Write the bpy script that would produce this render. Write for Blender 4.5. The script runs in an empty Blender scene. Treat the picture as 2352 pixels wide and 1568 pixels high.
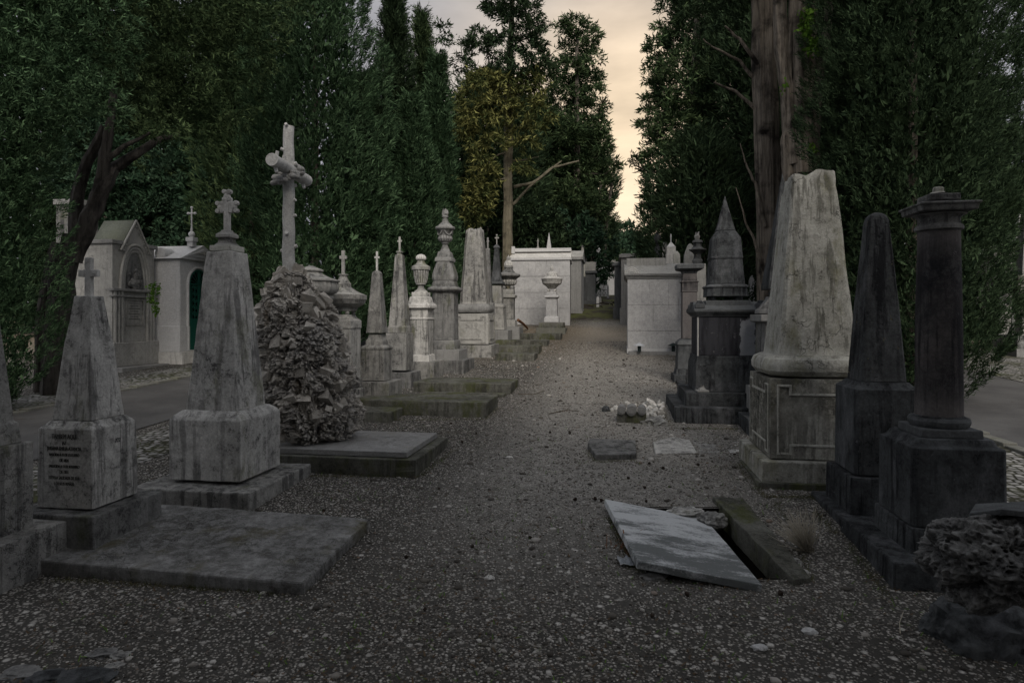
import bpy, bmesh, math, random
import numpy as np
from mathutils import Vector, Matrix, noise as mn
R = math.radians
S = bpy.context.scene
COL = S.collection
# ------------------------------------------------------------------ camera, sky, sun, exposure
F, CX, HY, H = 1470.0, 1176.0, 732.0, 1.7      # focal length / principal column / horizon row on a 2352 px wide frame, eye height
cam = bpy.data.objects.new('camera', bpy.data.cameras.new('camera'))
COL.objects.link(cam)
cam.location = (0, 0, H); cam.rotation_euler = (R(90), 0, 0)
cam.data.sensor_width = 36; cam.data.lens = 22.5; cam.data.shift_y = -0.0222
cam.data.clip_end = 600; cam.data.clip_start = 0.05
S.camera = cam
S.view_settings.view_transform = 'Standard'; S.view_settings.look = 'None'
S.view_settings.exposure = 0.58; S.view_settings.gamma = 1.0
SUN_EL, SUN_AZ = R(38), R(168)                    # azimuth clockwise from +Y (into the picture)
w = bpy.data.worlds.new('World'); S.world = w; w.use_nodes = True
wt = w.node_tree; wt.nodes.clear()
def wn(t, **k):
    n = wt.nodes.new(t)
    for a, b in k.items(): setattr(n, a, b)
    return n
wout = wn('ShaderNodeOutputWorld'); bg = wn('ShaderNodeBackground'); bg2 = wn('ShaderNodeBackground'); wadd = wn('ShaderNodeAddShader')
sky = wn('ShaderNodeTexSky', sky_type='NISHITA', sun_disc=False, sun_elevation=SUN_EL, sun_rotation=SUN_AZ)
sky.dust_density = 4.0
bg.inputs[1].default_value = 0.008
wt.links.new(sky.outputs[0], bg.inputs[0])
tc = wn('ShaderNodeTexCoord')
gv = Vector((math.sin(R(10.5)) * math.cos(R(15)), math.cos(R(10.5)) * math.cos(R(15)), math.sin(R(15))))
dot = wn('ShaderNodeVectorMath', operation='DOT_PRODUCT'); dot.inputs[1].default_value = gv
wt.links.new(tc.outputs['Generated'], dot.inputs[0])
rp = wn('ShaderNodeValToRGB')
el = rp.color_ramp.elements
el[0].position = 0.0; el[0].color = (.47, .475, .50, 1)
el[1].position = 1.0; el[1].color = (.86, .67, .45, 1)
for p, c in ((.62, (.62, .63, .66, 1)), (.78, (.42, .42, .45, 1)), (.87, (.27, .27, .30, 1)), (.935, (.34, .325, .325, 1)), (.972, (.50, .43, .36, 1)), (.988, (.70, .56, .41, 1))):
    e = el.new(p); e.color = c
wt.links.new(dot.outputs['Value'], rp.inputs[0])
cn = wn('ShaderNodeTexNoise'); cn.inputs['Scale'].default_value = 4.5; cn.inputs['Detail'].default_value = 6
mpg = wn('ShaderNodeMapping'); mpg.inputs['Scale'].default_value = (1, 1, 3.0)
wt.links.new(tc.outputs['Generated'], mpg.inputs[0]); wt.links.new(mpg.outputs[0], cn.inputs['Vector'])
cr = wn('ShaderNodeMapRange'); cr.inputs[1].default_value = .3; cr.inputs[2].default_value = .7; cr.inputs[3].default_value = .66; cr.inputs[4].default_value = 1.20
wt.links.new(cn.outputs['Fac'], cr.inputs[0])
mm = wn('ShaderNodeMix', data_type='RGBA', blend_type='MULTIPLY'); mm.inputs[0].default_value = 1
wt.links.new(rp.outputs[0], mm.inputs[6]); wt.links.new(cr.outputs[0], mm.inputs[7])
wt.links.new(mm.outputs[2], bg2.inputs[0]); bg2.inputs[1].default_value = .84
wt.links.new(bg.outputs[0], wadd.inputs[0]); wt.links.new(bg2.outputs[0], wadd.inputs[1]); wt.links.new(wadd.outputs[0], wout.inputs[0])
sl = bpy.data.lights.new('sun', 'SUN'); sl.energy = 1.75; sl.angle = R(30); sl.color = (1, .92, .82)
so = bpy.data.objects.new('sun', sl); COL.objects.link(so)
sd = Vector((math.sin(SUN_AZ) * math.cos(SUN_EL), math.cos(SUN_AZ) * math.cos(SUN_EL), math.sin(SUN_EL)))
so.rotation_euler = sd.to_track_quat('Z', 'Y').to_euler()
so.location = sd * 40

PHI = R(9.1)                                     # heading of the path, clockwise from +Y
SP, CP = math.sin(PHI), math.cos(PHI)
ROT = -PHI
# ------------------------------------------------------------------ terrain
def gz(x, y):
    if y < 22: z = .05 * y
    elif y < 28: z = 1.1 + .15 * (y - 22)
    elif y < 36: z = 2.0 + .12 * (y - 28)
    elif y < 50: z = 2.96 + .05 * (y - 36)
    else: z = 3.66 + .01 * (y - 50)
    if y > 22:                                    # the side lanes keep the gentler grade
        p = abs(x * CP - y * SP + .5)
        k = min(1, max(0, (p - 5) / 6)); z = z * (1 - k) + (min(.05 * y, 3.2)) * k
    return z
def gnd(xd, yd, h=0.0):
    """ground point seen at display pixel xd, yd (h above the ground)"""
    D = 2.0
    while D < 90:
        x = (xd - CX) / F * D
        if H - (yd - HY) / F * D <= gz(x, D) + h: break
        D += .01
    return Vector(((xd - CX) / F * D, D, gz((xd - CX) / F * D, D) + h))
def W(xd, yd, D): return Vector(((xd - CX) / F * D, D, H - (yd - HY) / F * D))
def pq(p, q): return (p * CP + q * SP, q * CP - p * SP)     # across / along the path -> world

# ------------------------------------------------------------------ object bookkeeping
def tag(o, label=None, cat=None, group=None, kind=None):
    if label: o['label'] = label
    if cat: o['category'] = cat
    if group: o['group'] = group
    if kind: o['kind'] = kind
    return o
def empty(name, loc, rz=0.0, label=None, cat=None, group=None):
    o = bpy.data.objects.new(name, None); COL.objects.link(o)
    o.location = loc; o.rotation_euler = (0, 0, rz); o.empty_display_size = .1
    return tag(o, label, cat, group)
CLOUD = {}
def cloudtex(sz):
    if sz not in CLOUD:
        t = bpy.data.textures.new('clouds', 'CLOUDS'); t.noise_scale = sz; t.noise_depth = 3; CLOUD[sz] = t
    return CLOUD[sz]
class MB:
    def __init__(s): s.V = []; s.Fc = []
    def add(s, vs, fs):
        b = len(s.V); s.V += [tuple(v) for v in vs]; s.Fc += [tuple(i + b for i in f) for f in fs]
    def box(s, c, d, rz=0, m=None):
        vs = []
        for x, y, z in ((-1,-1,-1),(1,-1,-1),(1,1,-1),(-1,1,-1),(-1,-1,1),(1,-1,1),(1,1,1),(-1,1,1)):
            v = Vector((x * d[0] / 2, y * d[1] / 2, z * d[2] / 2))
            if rz: v = Matrix.Rotation(rz, 3, 'Z') @ v
            if m: v = m @ v
            vs.append(v + Vector(c))
        s.add(vs, [(0,3,2,1),(4,5,6,7),(0,1,5,4),(1,2,6,5),(2,3,7,6),(3,0,4,7)])
    def loft(s, rings, cap=True):
        n = len(rings[0]); vs = [p for r in rings for p in r]; fs = []
        for k in range(len(rings) - 1):
            for i in range(n):
                j = (i + 1) % n
                fs.append((k*n+i, k*n+j, (k+1)*n+j, (k+1)*n+i))
        if cap:
            fs.append(tuple(range(n))[::-1]); fs.append(tuple((len(rings)-1)*n+i for i in range(n)))
        s.add(vs, fs)
    def tube(s, pts, rad, n=8, jit=0, seed=0, ridge=0):
        rnd = random.Random(seed); rings = []
        pts = [Vector(p) for p in pts]; ref = None
        for i, p in enumerate(pts):
            a = pts[max(0, i-1)]; b = pts[min(len(pts)-1, i+1)]; d = (b - a).normalized()
            if ref is None: ref = Vector((1,0,0)) if abs(d.x) < .9 else Vector((0,1,0))
            u = (ref - d * ref.dot(d)).normalized(); ref = u; v = d.cross(u)
            r = rad[i] if hasattr(rad, '__len__') else rad
            rings.append([p + (u * math.cos(t) + v * math.sin(t)) * r * (1 + jit * (rnd.random() - .5) + ridge * (math.sin(3*t + seed + i*.13) * .5 + math.sin(7*t + seed*2 - i*.21) * .6 + math.sin(12*t + seed*3 + i*.3) * .35)) for t in [2*math.pi*k/n for k in range(n)]])
        s.loft(rings)
    def sphere(s, c, r, n=12, m=8, sc=(1,1,1)):
        c = Vector(c); rings = []
        for k in range(1, m):
            a = math.pi * k / m - math.pi / 2
            rings.append([c + Vector((math.cos(t)*math.cos(a)*r*sc[0], math.sin(t)*math.cos(a)*r*sc[1], math.sin(a)*r*sc[2])) for t in [2*math.pi*i/n for i in range(n)]])
        s.loft(rings)
    def rect_frame(s, poly, t, d, frame):
        """mitred moulding following a rectilinear polygon; frame(a,b,depth) -> point"""
        n = len(poly); Q = []
        for i in range(n):
            a = Vector(poly[i-1]); b = Vector(poly[i]); c = Vector(poly[(i+1) % n])
            e1 = (b-a).normalized(); e2 = (c-b).normalized()
            n1 = Vector((-e1.y, e1.x)); n2 = Vector((-e2.y, e2.x)); Q.append(b + (n1 + n2) * t)
        vs = [frame(p[0], p[1], -.002) for p in poly] + [frame(p[0], p[1], d) for p in poly] + [frame(q.x, q.y, d) for q in Q] + [frame(q.x, q.y, -.002) for q in Q]
        fs = []
        for i in range(n):
            j = (i+1) % n
            for k in range(3): fs.append((k*n+i, k*n+j, (k+1)*n+j, (k+1)*n+i))
        s.add(vs, fs)
    def build(s, name, mat, parent=None, bevel=0.0, rough=0.0, sub=0, nsz=.12, ang=32, smooth=True, loc=None):
        me = bpy.data.meshes.new(name); me.from_pydata(s.V, [], s.Fc)
        bm = bmesh.new(); bm.from_mesh(me); bmesh.ops.recalc_face_normals(bm, faces=bm.faces[:]); bm.to_mesh(me); bm.free()
        if smooth:
            me.shade_smooth(); me.set_sharp_from_angle(angle=R(ang))
        me.materials.append(mat)
        o = bpy.data.objects.new(name, me); COL.objects.link(o)
        if parent: o.parent = parent
        if loc: o.location = loc
        if bevel:
            b = o.modifiers.new('bevel', 'BEVEL'); b.width = bevel; b.segments = 2; b.limit_method = 'ANGLE'; b.angle_limit = R(30)
        if sub:
            q = o.modifiers.new('sub', 'SUBSURF'); q.subdivision_type = 'SIMPLE'; q.levels = q.render_levels = sub
        if rough:
            d = o.modifiers.new('rough', 'DISPLACE'); d.texture = cloudtex(nsz); d.strength = rough; d.mid_level = .5; d.texture_coords = 'LOCAL'
        return o
def ring(kind, r, z, n=28, fl=12, fa=.06):
    if kind == 'sq': return [(-r,-r,z),(r,-r,z),(r,r,z),(-r,r,z)]
    if kind == 'ch':
        c = r * .72
        return [(-c,-r,z),(c,-r,z),(r,-c,z),(r,c,z),(c,r,z),(-c,r,z),(-r,c,z),(-r,-c,z)]
    if kind == 'c9':
        c = r * .90
        return [(-c,-r,z),(c,-r,z),(r,-c,z),(r,c,z),(c,r,z),(-c,r,z),(-r,c,z),(-r,-c,z)]
    if kind == 'oc':
        c = r * .4142
        return [(-c,-r,z),(c,-r,z),(r,-c,z),(r,c,z),(c,r,z),(-c,r,z),(-r,c,z),(-r,-c,z)]
    if kind == 'rs':
        out = []
        for k in range(24):
            t = 2*math.pi*(k+.5)/24; cc, ss = math.cos(t), math.sin(t); e = (abs(cc)**7 + abs(ss)**7) ** (-1/7)
            out.append((cc*e*r, ss*e*r, z))
        return out
    if kind == 'fl':
        n = fl * 6
        return [(math.cos(t)*r*(1-fa+fa*abs(math.cos(t*fl/2))*2-fa*.5), math.sin(t)*r*(1-fa+fa*abs(math.cos(t*fl/2))*2-fa*.5), z) for t in [2*math.pi*k/n for k in range(n)]]
    return [(math.cos(t)*r, math.sin(t)*r, z) for t in [2*math.pi*k/n for k in range(n)]]

# ------------------------------------------------------------------ materials
class NT:
    def __init__(s, name):
        s.m = bpy.data.materials.new(name); s.m.use_nodes = True; s.t = s.m.node_tree; s.b = s.t.nodes['Principled BSDF']
        s.b.inputs['Roughness'].default_value = .85; s.b.inputs['Specular IOR Level'].default_value = .12
    def n(s, t, ins=None, **k):
        q = s.t.nodes.new(t)
        for a, b in k.items(): setattr(q, a, b)
        for a, b in (ins or {}).items():
            if isinstance(b, bpy.types.NodeSocket): s.t.links.new(b, q.inputs[a])
            else: q.inputs[a].default_value = b
        return q
    def noise(s, vec, sc, det=6, ro=.55): return s.n('ShaderNodeTexNoise', {'Vector': vec, 'Scale': sc, 'Detail': det, 'Roughness': ro}).outputs['Fac']
    def rng(s, v, a, b, c=0., d=1.): return s.n('ShaderNodeMapRange', {0: v, 1: a, 2: b, 3: c, 4: d}).outputs[0]
    def mix(s, f, a, b, bt='MIX'):
        q = s.n('ShaderNodeMix', {0: f, 6: (*a, 1) if isinstance(a, tuple) else a, 7: (*b, 1) if isinstance(b, tuple) else b}, data_type='RGBA', blend_type=bt)
        return q.outputs[2]
    def math(s, op, a, b=0.5): return s.n('ShaderNodeMath', {0: a, 1: b}, operation=op).outputs[0]
    def scale(s, vec, x, y, z): return s.n('ShaderNodeMapping', {'Vector': vec, 'Scale': (x, y, z)}).outputs[0]
    def coords(s, rand=True):
        t = s.n('ShaderNodeTexCoord').outputs['Object']
        if not rand: return t
        o = s.n('ShaderNodeObjectInfo').outputs['Random']
        m = s.math('MULTIPLY', o, 53.0)
        return s.n('ShaderNodeVectorMath', {0: t, 1: m}, operation='ADD').outputs[0]
    def finish(s, col, bump=None, strength=.4, dist=.01):
        s.t.links.new(col, s.b.inputs['Base Color'])
        if bump is not None:
            q = s.n('ShaderNodeBump', {'Height': bump, 'Strength': strength, 'Distance': dist}); s.t.links.new(q.outputs[0], s.b.inputs['Normal'])
        return s.m
def stone(name, base, base2, dark=(.03,.03,.032), damt=.5, streak=.5, moss=None, mamt=.2, spots=None, samt=.0, sc=1.0, cracks=.0, pits=.3, islands=False):
    s = NT(name); v = s.coords()
    n1 = s.noise(v, 2.2*sc, 8, .6); n3 = s.noise(v, 60*sc, 6, .75); n4 = s.noise(v, 11*sc, 12, .84)
    n2 = s.noise(s.scale(v, 13*sc, 13*sc, .8*sc), 1.0, 9, .7)
    c = s.mix(s.rng(n1, .38, .62), base, base2)
    c = s.mix(s.rng(n4, .44, .60, 0, .45), c, tuple(.5 * k for k in base2))          # general weathering
    f = s.rng(n2, .57 - .12*damt, .63 - .11*damt, 0, .35 + .5 * streak)                   # runs of black down the faces
    f = s.math('MULTIPLY', f, s.rng(s.noise(v, 1.6*sc, 5), .38, .56, .25, 1.))
    c = s.mix(f, c, dark)
    f1 = s.rng(s.math('ADD', s.math('MULTIPLY', n4, .6), s.math('MULTIPLY', n3, .4)), .590 - .12*damt, .615 - .118*damt, 0, .75)   # sooty mottling
    c = s.mix(s.math('MULTIPLY', f1, s.rng(n1, .40, .58, .2, 1.)), c, dark)
    if moss:
        f3 = s.rng(s.noise(s.scale(v, 3, 3, 1.3), 1.0, 7, .7), .62 - .22*mamt, .74 - .2*mamt)
        c = s.mix(s.math('MULTIPLY', f3, .75), c, moss)
    if spots:
        vo = s.noise(v, 16*sc, 8, .7)
        c = s.mix(s.rng(vo, .68 - .12*samt, .70 - .12*samt), c, spots)
    ew = s.rng(s.n('ShaderNodeNewGeometry').outputs['Pointiness'], .515, .56, 0, .5)
    c = s.mix(ew, c, tuple(min(1, 1.25 * k + .04) for k in base))
    if islands:
        ri = s.n('ShaderNodeNewGeometry').outputs['Random Per Island']; c = s.mix(1.0, c, s.mix(ri, (.55,.53,.50), (1.05,1.02,.97)), 'MULTIPLY')
    g = s.rng(n3, .25, .75, .6, 1.35)
    c = s.mix(1.0, c, s.n('ShaderNodeCombineColor', {0: g, 1: g, 2: g}).outputs[0], 'MULTIPLY')
    bmp = s.math('ADD', s.math('MULTIPLY', n3, .6), s.math('MULTIPLY', n4, 1.6))
    bmp = s.math('SUBTRACT', bmp, s.math('MULTIPLY', f1, .4))
    pt = s.rng(s.n('ShaderNodeTexVoronoi', {'Vector': v, 'Scale': 22*sc}).outputs['Distance'], .0, .28)
    bmp = s.math('ADD', bmp, s.math('MULTIPLY', pt, pits))
    if cracks:
        wv = s.n('ShaderNodeVectorMath', {0: v, 1: s.n('ShaderNodeVectorMath', {0: s.n('ShaderNodeTexNoise', {'Vector': v, 'Scale': 6.0, 'Detail': 6}).outputs['Color'], 'Scale': .5}, operation='SCALE').outputs[0]}, operation='ADD').outputs[0]
        vd = s.n('ShaderNodeTexVoronoi', {'Vector': s.scale(wv, 1, 1, .55), 'Scale': 5.0}, feature='DISTANCE_TO_EDGE').outputs['Distance']
        cm = s.rng(vd, .0, .020, 1.0, .0)
        cm = s.math('MULTIPLY', cm, s.rng(s.noise(v, 3, 3), .45, .6))
        c = s.mix(s.math('MULTIPLY', cm, cracks), c, (.02,.02,.018)); bmp = s.math('SUBTRACT', bmp, cm)
    return s.finish(c, bmp, .8, .014)
MT = {}
MT['grey'] = stone('weathered_grey_stone', (.35,.345,.325), (.25,.248,.238), damt=.55, streak=.6, moss=(.11,.115,.06), mamt=.25, cracks=.25)
MT['pale'] = stone('pale_marble', (.56,.55,.525), (.42,.415,.395), damt=.5, streak=.5, moss=(.15,.155,.09), mamt=.2, cracks=.3)
MT['white'] = stone('white_washed_stone', (.50,.50,.50), (.40,.40,.405), dark=(.11,.11,.10), damt=-.05, streak=.2, pits=.2)
MT['log'] = stone('pale_carved_stone', (.46,.46,.45), (.36,.36,.35), dark=(.09,.09,.08), damt=-.2, streak=.3, moss=(.2,.21,.14), mamt=.15)
MT['dim'] = stone('dull_grey_stone', (.24,.24,.235), (.165,.165,.16), damt=.6, streak=.65, moss=(.09,.1,.05), mamt=.2)
MT['olive'] = stone('lichen_yellowed_stone', (.47,.465,.425), (.37,.365,.325), dark=(.05,.048,.035), damt=.42, streak=.55, moss=(.17,.165,.09), mamt=.45, cracks=.8)
MT['black'] = stone('blackened_stone', (.086,.092,.096), (.046,.050,.053), dark=(.008,.008,.010), damt=.6, streak=1.0, spots=(.15,.155,.165), samt=.15, pits=.8, moss=(.15,.155,.165), mamt=.42)
MT['panelled'] = stone('mottled_pale_marble', (.50,.49,.44), (.40,.39,.34), dark=(.03,.03,.025), damt=1.05, streak=.6, moss=(.16,.155,.08), mamt=.35, cracks=.5)
MT['blacky'] = stone('blackened_stone_with_yellow_lichen', (.080,.085,.088), (.044,.047,.049), dark=(.008,.008,.010), damt=.6, streak=.9, spots=(.15,.135,.08), samt=.3, pits=.9, moss=(.13,.135,.14), mamt=.38)
MT['red'] = stone('reddish_marble', (.125,.113,.110), (.066,.067,.070), dark=(.016,.016,.019), damt=1.0, streak=.9, spots=(.20,.19,.20), samt=.2)
MT['slab'] = stone('flat_tomb_slab', (.29,.29,.285), (.19,.19,.187), dark=(.05,.048,.042), damt=.75, streak=.05, moss=(.10,.09,.05), mamt=.4, cracks=.5)
MT['mossy'] = stone('mossy_kerb_stone', (.17,.17,.15), (.10,.10,.085), dark=(.03,.03,.025), damt=.6, streak=.4, moss=(.075,.085,.025), mamt=.55)
MT['rock'] = stone('rough_rockwork', (.60,.58,.545), (.38,.38,.385), dark=(.030,.028,.025), damt=.75, streak=.1, moss=(.19,.14,.08), mamt=.05, sc=1.7, pits=1.0, islands=True)
MT['lava'] = stone('porous_dark_rock', (.20,.20,.195), (.10,.10,.10), dark=(.012,.012,.012), damt=.5, streak=.1, spots=(.35,.22,.05), samt=-.25, sc=2.0, pits=1.6)
s_ = NT('stained_white_marble'); v_ = s_.n('ShaderNodeTexCoord').outputs['Object']
r_ = s_.n('ShaderNodeMapping', {'Vector': v_, 'Rotation': (0, 0, R(20)), 'Scale': (2.2, 6.0, 4)}).outputs[0]
a_ = s_.noise(r_, 1.0, 9, .72); b_ = s_.noise(v_, 60, 5, .7); sep_ = s_.n('ShaderNodeSeparateXYZ', {0: v_})
lo_ = s_.rng(sep_.outputs[1], .55, -.45, -.05, .13); f_ = s_.rng(s_.math('ADD', s_.math('ADD', a_, lo_), s_.math('MULTIPLY', b_, .30)), .63, .77)
c_ = s_.mix(a_, (.40,.415,.425), (.52,.535,.545)); c_ = s_.mix(s_.math('MULTIPLY', f_, .88), c_, s_.mix(b_, (.035,.04,.04), (.12,.13,.13)))
MT['marble'] = s_.finish(c_, s_.math('SUBTRACT', b_, f_), .4, .006)
def simple(name, col, rough=.8, metal=0, ns=30, var=.25):
    s = NT(name); v = s.coords(); n = s.noise(v, ns, 6); c = s.mix(n, tuple(k*(1-var) for k in col), tuple(k*(1+var) for k in col))
    s.b.inputs['Roughness'].default_value = rough; s.b.inputs['Metallic'].default_value = metal
    return s.finish(c, n, .3, .005)
MT['door'] = simple('green_painted_metal', (.012,.075,.055), .45)
MT['iron'] = simple('dark_iron', (.02,.03,.03), .5)
MT['glassd'] = simple('dark_glass', (.006,.01,.01), .2)
MT['lead'] = simple('grey_zinc_cap', (.45,.47,.5), .4)
MT['ink'] = simple('dark_engraving', (.075,.075,.072), .9)
MT['soil'] = simple('dark_pit_soil', (.02,.018,.015), .95)
MT['roofm'] = stone('mossy_roof', (.14,.15,.12), (.09,.10,.07), damt=.4, streak=.4, moss=(.07,.08,.03), mamt=.5)
MT['straw'] = simple('dry_straw_stems', (.36,.33,.27), .8)
MT['brown'] = simple('dead_brown_wood', (.17,.085,.045), .8)
MT['litter'] = simple('dead_leaf_brown', (.075,.052,.032), .9, 0, 25, .6)
MT['twig'] = simple('grey_twig', (.10,.09,.075), .8)
MT['cone'] = simple('dark_cone', (.03,.022,.017), .8)
MT['plastic'] = simple('clear_wrinkled_plastic', (.25,.27,.29), .2)
def bark(name, a, b, sc=1.0):
    s = NT(name); v = s.coords(); n = s.noise(s.scale(v, 17*sc, 17*sc, 1.2*sc), 1., 9, .75); m = s.noise(v, 3, 5)
    c = s.mix(s.rng(n, .35, .65), a, b); c = s.mix(s.rng(m, .5, .7), c, tuple(k*.5 for k in a))
    return s.finish(c, n, .9, .03)
MT['bark'] = bark('grooved_cypress_bark', (.030,.026,.022), (.27,.235,.195))
MT['barkd'] = bark('dark_grooved_bark', (.018,.016,.015), (.085,.078,.070))
MT['barkl'] = bark('pale_bark', (.10,.09,.065), (.20,.18,.13), 1.5)
def leafmat(name, a, b, c3, ns=1.2):
    s = NT(name); v = s.coords(); g = s.n('ShaderNodeNewGeometry').outputs['Random Per Island']
    n = s.noise(v, ns, 4)
    c = s.mix(s.math('POWER', g, 1.7), a, b); c = s.mix(s.rng(n, .45, .62, 0, .8), c, c3)
    s.b.inputs['Roughness'].default_value = .9; s.b.inputs['Specular IOR Level'].default_value = .06
    tr = s.n('ShaderNodeBsdfTranslucent'); s.t.links.new(c, tr.inputs[0])
    mx = s.n('ShaderNodeMixShader', {0: .12}); s.t.links.new(s.b.outputs[0], mx.inputs[1]); s.t.links.new(tr.outputs[0], mx.inputs[2])
    s.t.links.new(mx.outputs[0], s.t.nodes['Material Output'].inputs[0])
    return s.finish(c)
MT['leafg'] = leafmat('blue_green_cypress_foliage', (.012,.028,.014), (.130,.215,.110), (.024,.048,.022))
MT['leafd'] = leafmat('dark_green_foliage', (.008,.017,.009), (.080,.125,.064), (.018,.030,.013))
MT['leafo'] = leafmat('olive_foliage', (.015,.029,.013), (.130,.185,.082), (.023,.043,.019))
MT['leaflit'] = leafmat('olive_foliage_lit_gold', (.032,.040,.014), (.29,.285,.10), (.045,.062,.022))  # olive leaves with warm golden light put into their colour
MT['leafb'] = leafmat('glossy_broadleaf_foliage', (.016,.036,.022), (.07,.115,.070), (.022,.048,.024))
MT['edgegrass'] = leafmat('dry_edge_grass', (.05,.055,.022), (.16,.14,.07), (.06,.085,.025), 4)
MT['leafw'] = leafmat('fresh_green_leaves', (.06,.13,.02), (.14,.25,.04), (.08,.16,.02))

# ------------------------------------------------------------------ ground, verges and roads
def groundmat():
    s = NT('gravelly_earth'); v = s.n('ShaderNodeTexCoord').outputs['Object']; s.b.inputs['Roughness'].default_value = 1; s.b.inputs['Specular IOR Level'].default_value = .1
    big = s.noise(v, .55, 7, .65); mid = s.noise(v, 5, 8, .7); fine = s.noise(v, 60, 6, .75)
    soil = s.mix(mid, (.031,.030,.028), (.088,.084,.077))
    vo = s.n('ShaderNodeTexVoronoi', {'Vector': v, 'Scale': 55.0, 'Randomness': 1.0})
    vo2 = s.n('ShaderNodeTexVoronoi', {'Vector': v, 'Scale': 17.0, 'Randomness': 1.0})
    def peb(vn, lo, hi):
        d = s.rng(vn.outputs['Distance'], lo, hi, 1., 0.); sp = s.n('ShaderNodeSeparateColor', {0: vn.outputs['Color']})
        return d, sp
    d1, c1 = peb(vo, .30, .52); d2, c2 = peb(vo2, .22, .36)
    dens = s.rng(big, .36, .56, .55, .02)
    k1 = s.math('MULTIPLY', d1, s.math('GREATER_THAN', c1.outputs[0], dens))
    k2 = s.math('MULTIPLY', d2, s.math('GREATER_THAN', c2.outputs[0], .72))
    pc1 = s.mix(c1.outputs[1], (.17,.16,.145), (.48,.46,.42)); pc2 = s.mix(c2.outputs[1], (.28,.27,.25), (.52,.50,.47))
    sp0 = s.n('ShaderNodeSeparateXYZ', {0: v}); pp = s.math('SUBTRACT', s.math('MULTIPLY', sp0.outputs[0], CP), s.math('MULTIPLY', sp0.outputs[1], SP)); pa = s.math('ABSOLUTE', s.math('ADD', pp, .05))
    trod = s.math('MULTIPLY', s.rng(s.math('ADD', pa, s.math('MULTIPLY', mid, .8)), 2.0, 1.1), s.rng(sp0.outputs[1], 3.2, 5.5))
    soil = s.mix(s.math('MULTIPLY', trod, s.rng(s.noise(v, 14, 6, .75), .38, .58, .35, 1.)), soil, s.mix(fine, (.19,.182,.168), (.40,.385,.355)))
    c = s.mix(k1, soil, pc1); c = s.mix(k2, c, pc2)
    sep = s.n('ShaderNodeSeparateXYZ', {0: v})
    green = s.math('MULTIPLY', s.rng(s.noise(v, .9, 6, .7), .60, .70), s.rng(fine, .4, .6))
    c = s.mix(s.math('MULTIPLY', green, .35), c, (.045,.05,.02))
    yy = s.math('ADD', sep.outputs[1], s.math('MULTIPLY', mid, 3.0))
    c = s.mix(s.rng(yy, 26.3, 27.6, 0, .88), c, s.mix(s.rng(s.noise(v, 1.3, 6), .45, .58), (.035,.028,.02), (.085,.095,.025)))
    warm_glow = s.math('MULTIPLY', s.rng(yy, 15, 21), s.rng(yy, 26.3, 25.0))  # band of far ground tinted with the warm glow of the sky
    c = s.mix(s.math('MULTIPLY', warm_glow, .30), c, (.34,.26,.16))
    b = s.math('ADD', s.math('ADD', k1, s.math('MULTIPLY', k2, 1.6)), s.math('MULTIPLY', fine, .8))
    return s.finish(c, b, .9, .012)
def cobmat():
    s = NT('mossy_cobbles'); v = s.n('ShaderNodeTexCoord').outputs['Object']
    w0 = s.n('ShaderNodeMapping', {'Vector': v, 'Rotation': (0, 0, PHI)}).outputs[0]
    vo = s.n('ShaderNodeTexVoronoi', {'Vector': w0, 'Scale': 11.0, 'Randomness': .55}); ve = s.n('ShaderNodeTexVoronoi', {'Vector': w0, 'Scale': 11.0, 'Randomness': .55}, feature='DISTANCE_TO_EDGE')
    sp = s.n('ShaderNodeSeparateColor', {0: vo.outputs['Color']}); gap = s.rng(ve.outputs['Distance'], .05, .16)
    c = s.mix(sp.outputs[0], (.16,.155,.15), (.34,.335,.32)); c = s.mix(gap, (.035,.035,.022), c)
    m = s.rng(s.noise(v, 1.6, 7, .7), .5, .62); c = s.mix(s.math('MULTIPLY', m, .8), c, s.mix(s.noise(v, 30), (.04,.035,.025), (.07,.085,.025)))
    return s.finish(c, s.math('ADD', gap, s.math('MULTIPLY', s.noise(v, 50), .3)), .9, .02)
def roadmat():
    s = NT('worn_asphalt'); v = s.n('ShaderNodeTexCoord').outputs['Object']; n = s.noise(v, 90, 6, .7); m = s.noise(v, 1.2, 7, .6)
    c = s.mix(n, (.035,.035,.037), (.10,.098,.096)); c = s.mix(s.rng(m, .42, .6), c, s.mix(n, (.06,.06,.061), (.13,.128,.125))); c = s.mix(s.rng(s.noise(v, 2.6, 9, .75), .60, .66, 0, .75), c, (.045,.036,.028))
    return s.finish(c, n, .5, .006)
PIT = (.80, 1.62, 3.74, 4.92)                      # x0 x1 y0 y1 of the opened grave
def sheet(name, xs, ys, dz, mat, fn=None, hole=None, bumpy=0):
    m = MB(); nx = len(xs); vs = []
    for y in ys:
        for x in xs:
            X, Y = fn(x, y) if fn else (x, y)
            z = gz(X, Y) + dz
            if bumpy and -4.3 < X * CP - Y * SP < 2.9: z += bumpy * (mn.noise(Vector((X * 1.3, Y * 1.3, 0))) + .5 * mn.noise(Vector((X * 5, Y * 5, 3))))
            vs.append((X, Y, z))
    fs = []
    for j in range(len(ys) - 1):
        for i in range(nx - 1):
            if hole and hole[0] < (xs[i] + xs[i+1]) / 2 < hole[1] and hole[2] < (ys[j] + ys[j+1]) / 2 < hole[3]: continue
            fs.append((j*nx+i, j*nx+i+1, (j+1)*nx+i+1, (j+1)*nx+i))
    m.add(vs, fs); return m.build(name, mat, ang=180)
def axis(a, b, near0, near1, fine, coarse):
    o = []; x = a
    while x < b:
        o.append(x); x += fine if near0 <= x < near1 else coarse
    o.append(b); return o
xs = sorted(set([round(v, 3) for v in list(np.arange(-5, 5.01, .08)) + list(np.arange(-80, -5, 2.5)) + list(np.arange(5.1, 90, 2.5)) + [PIT[0], PIT[1]]]))
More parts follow.
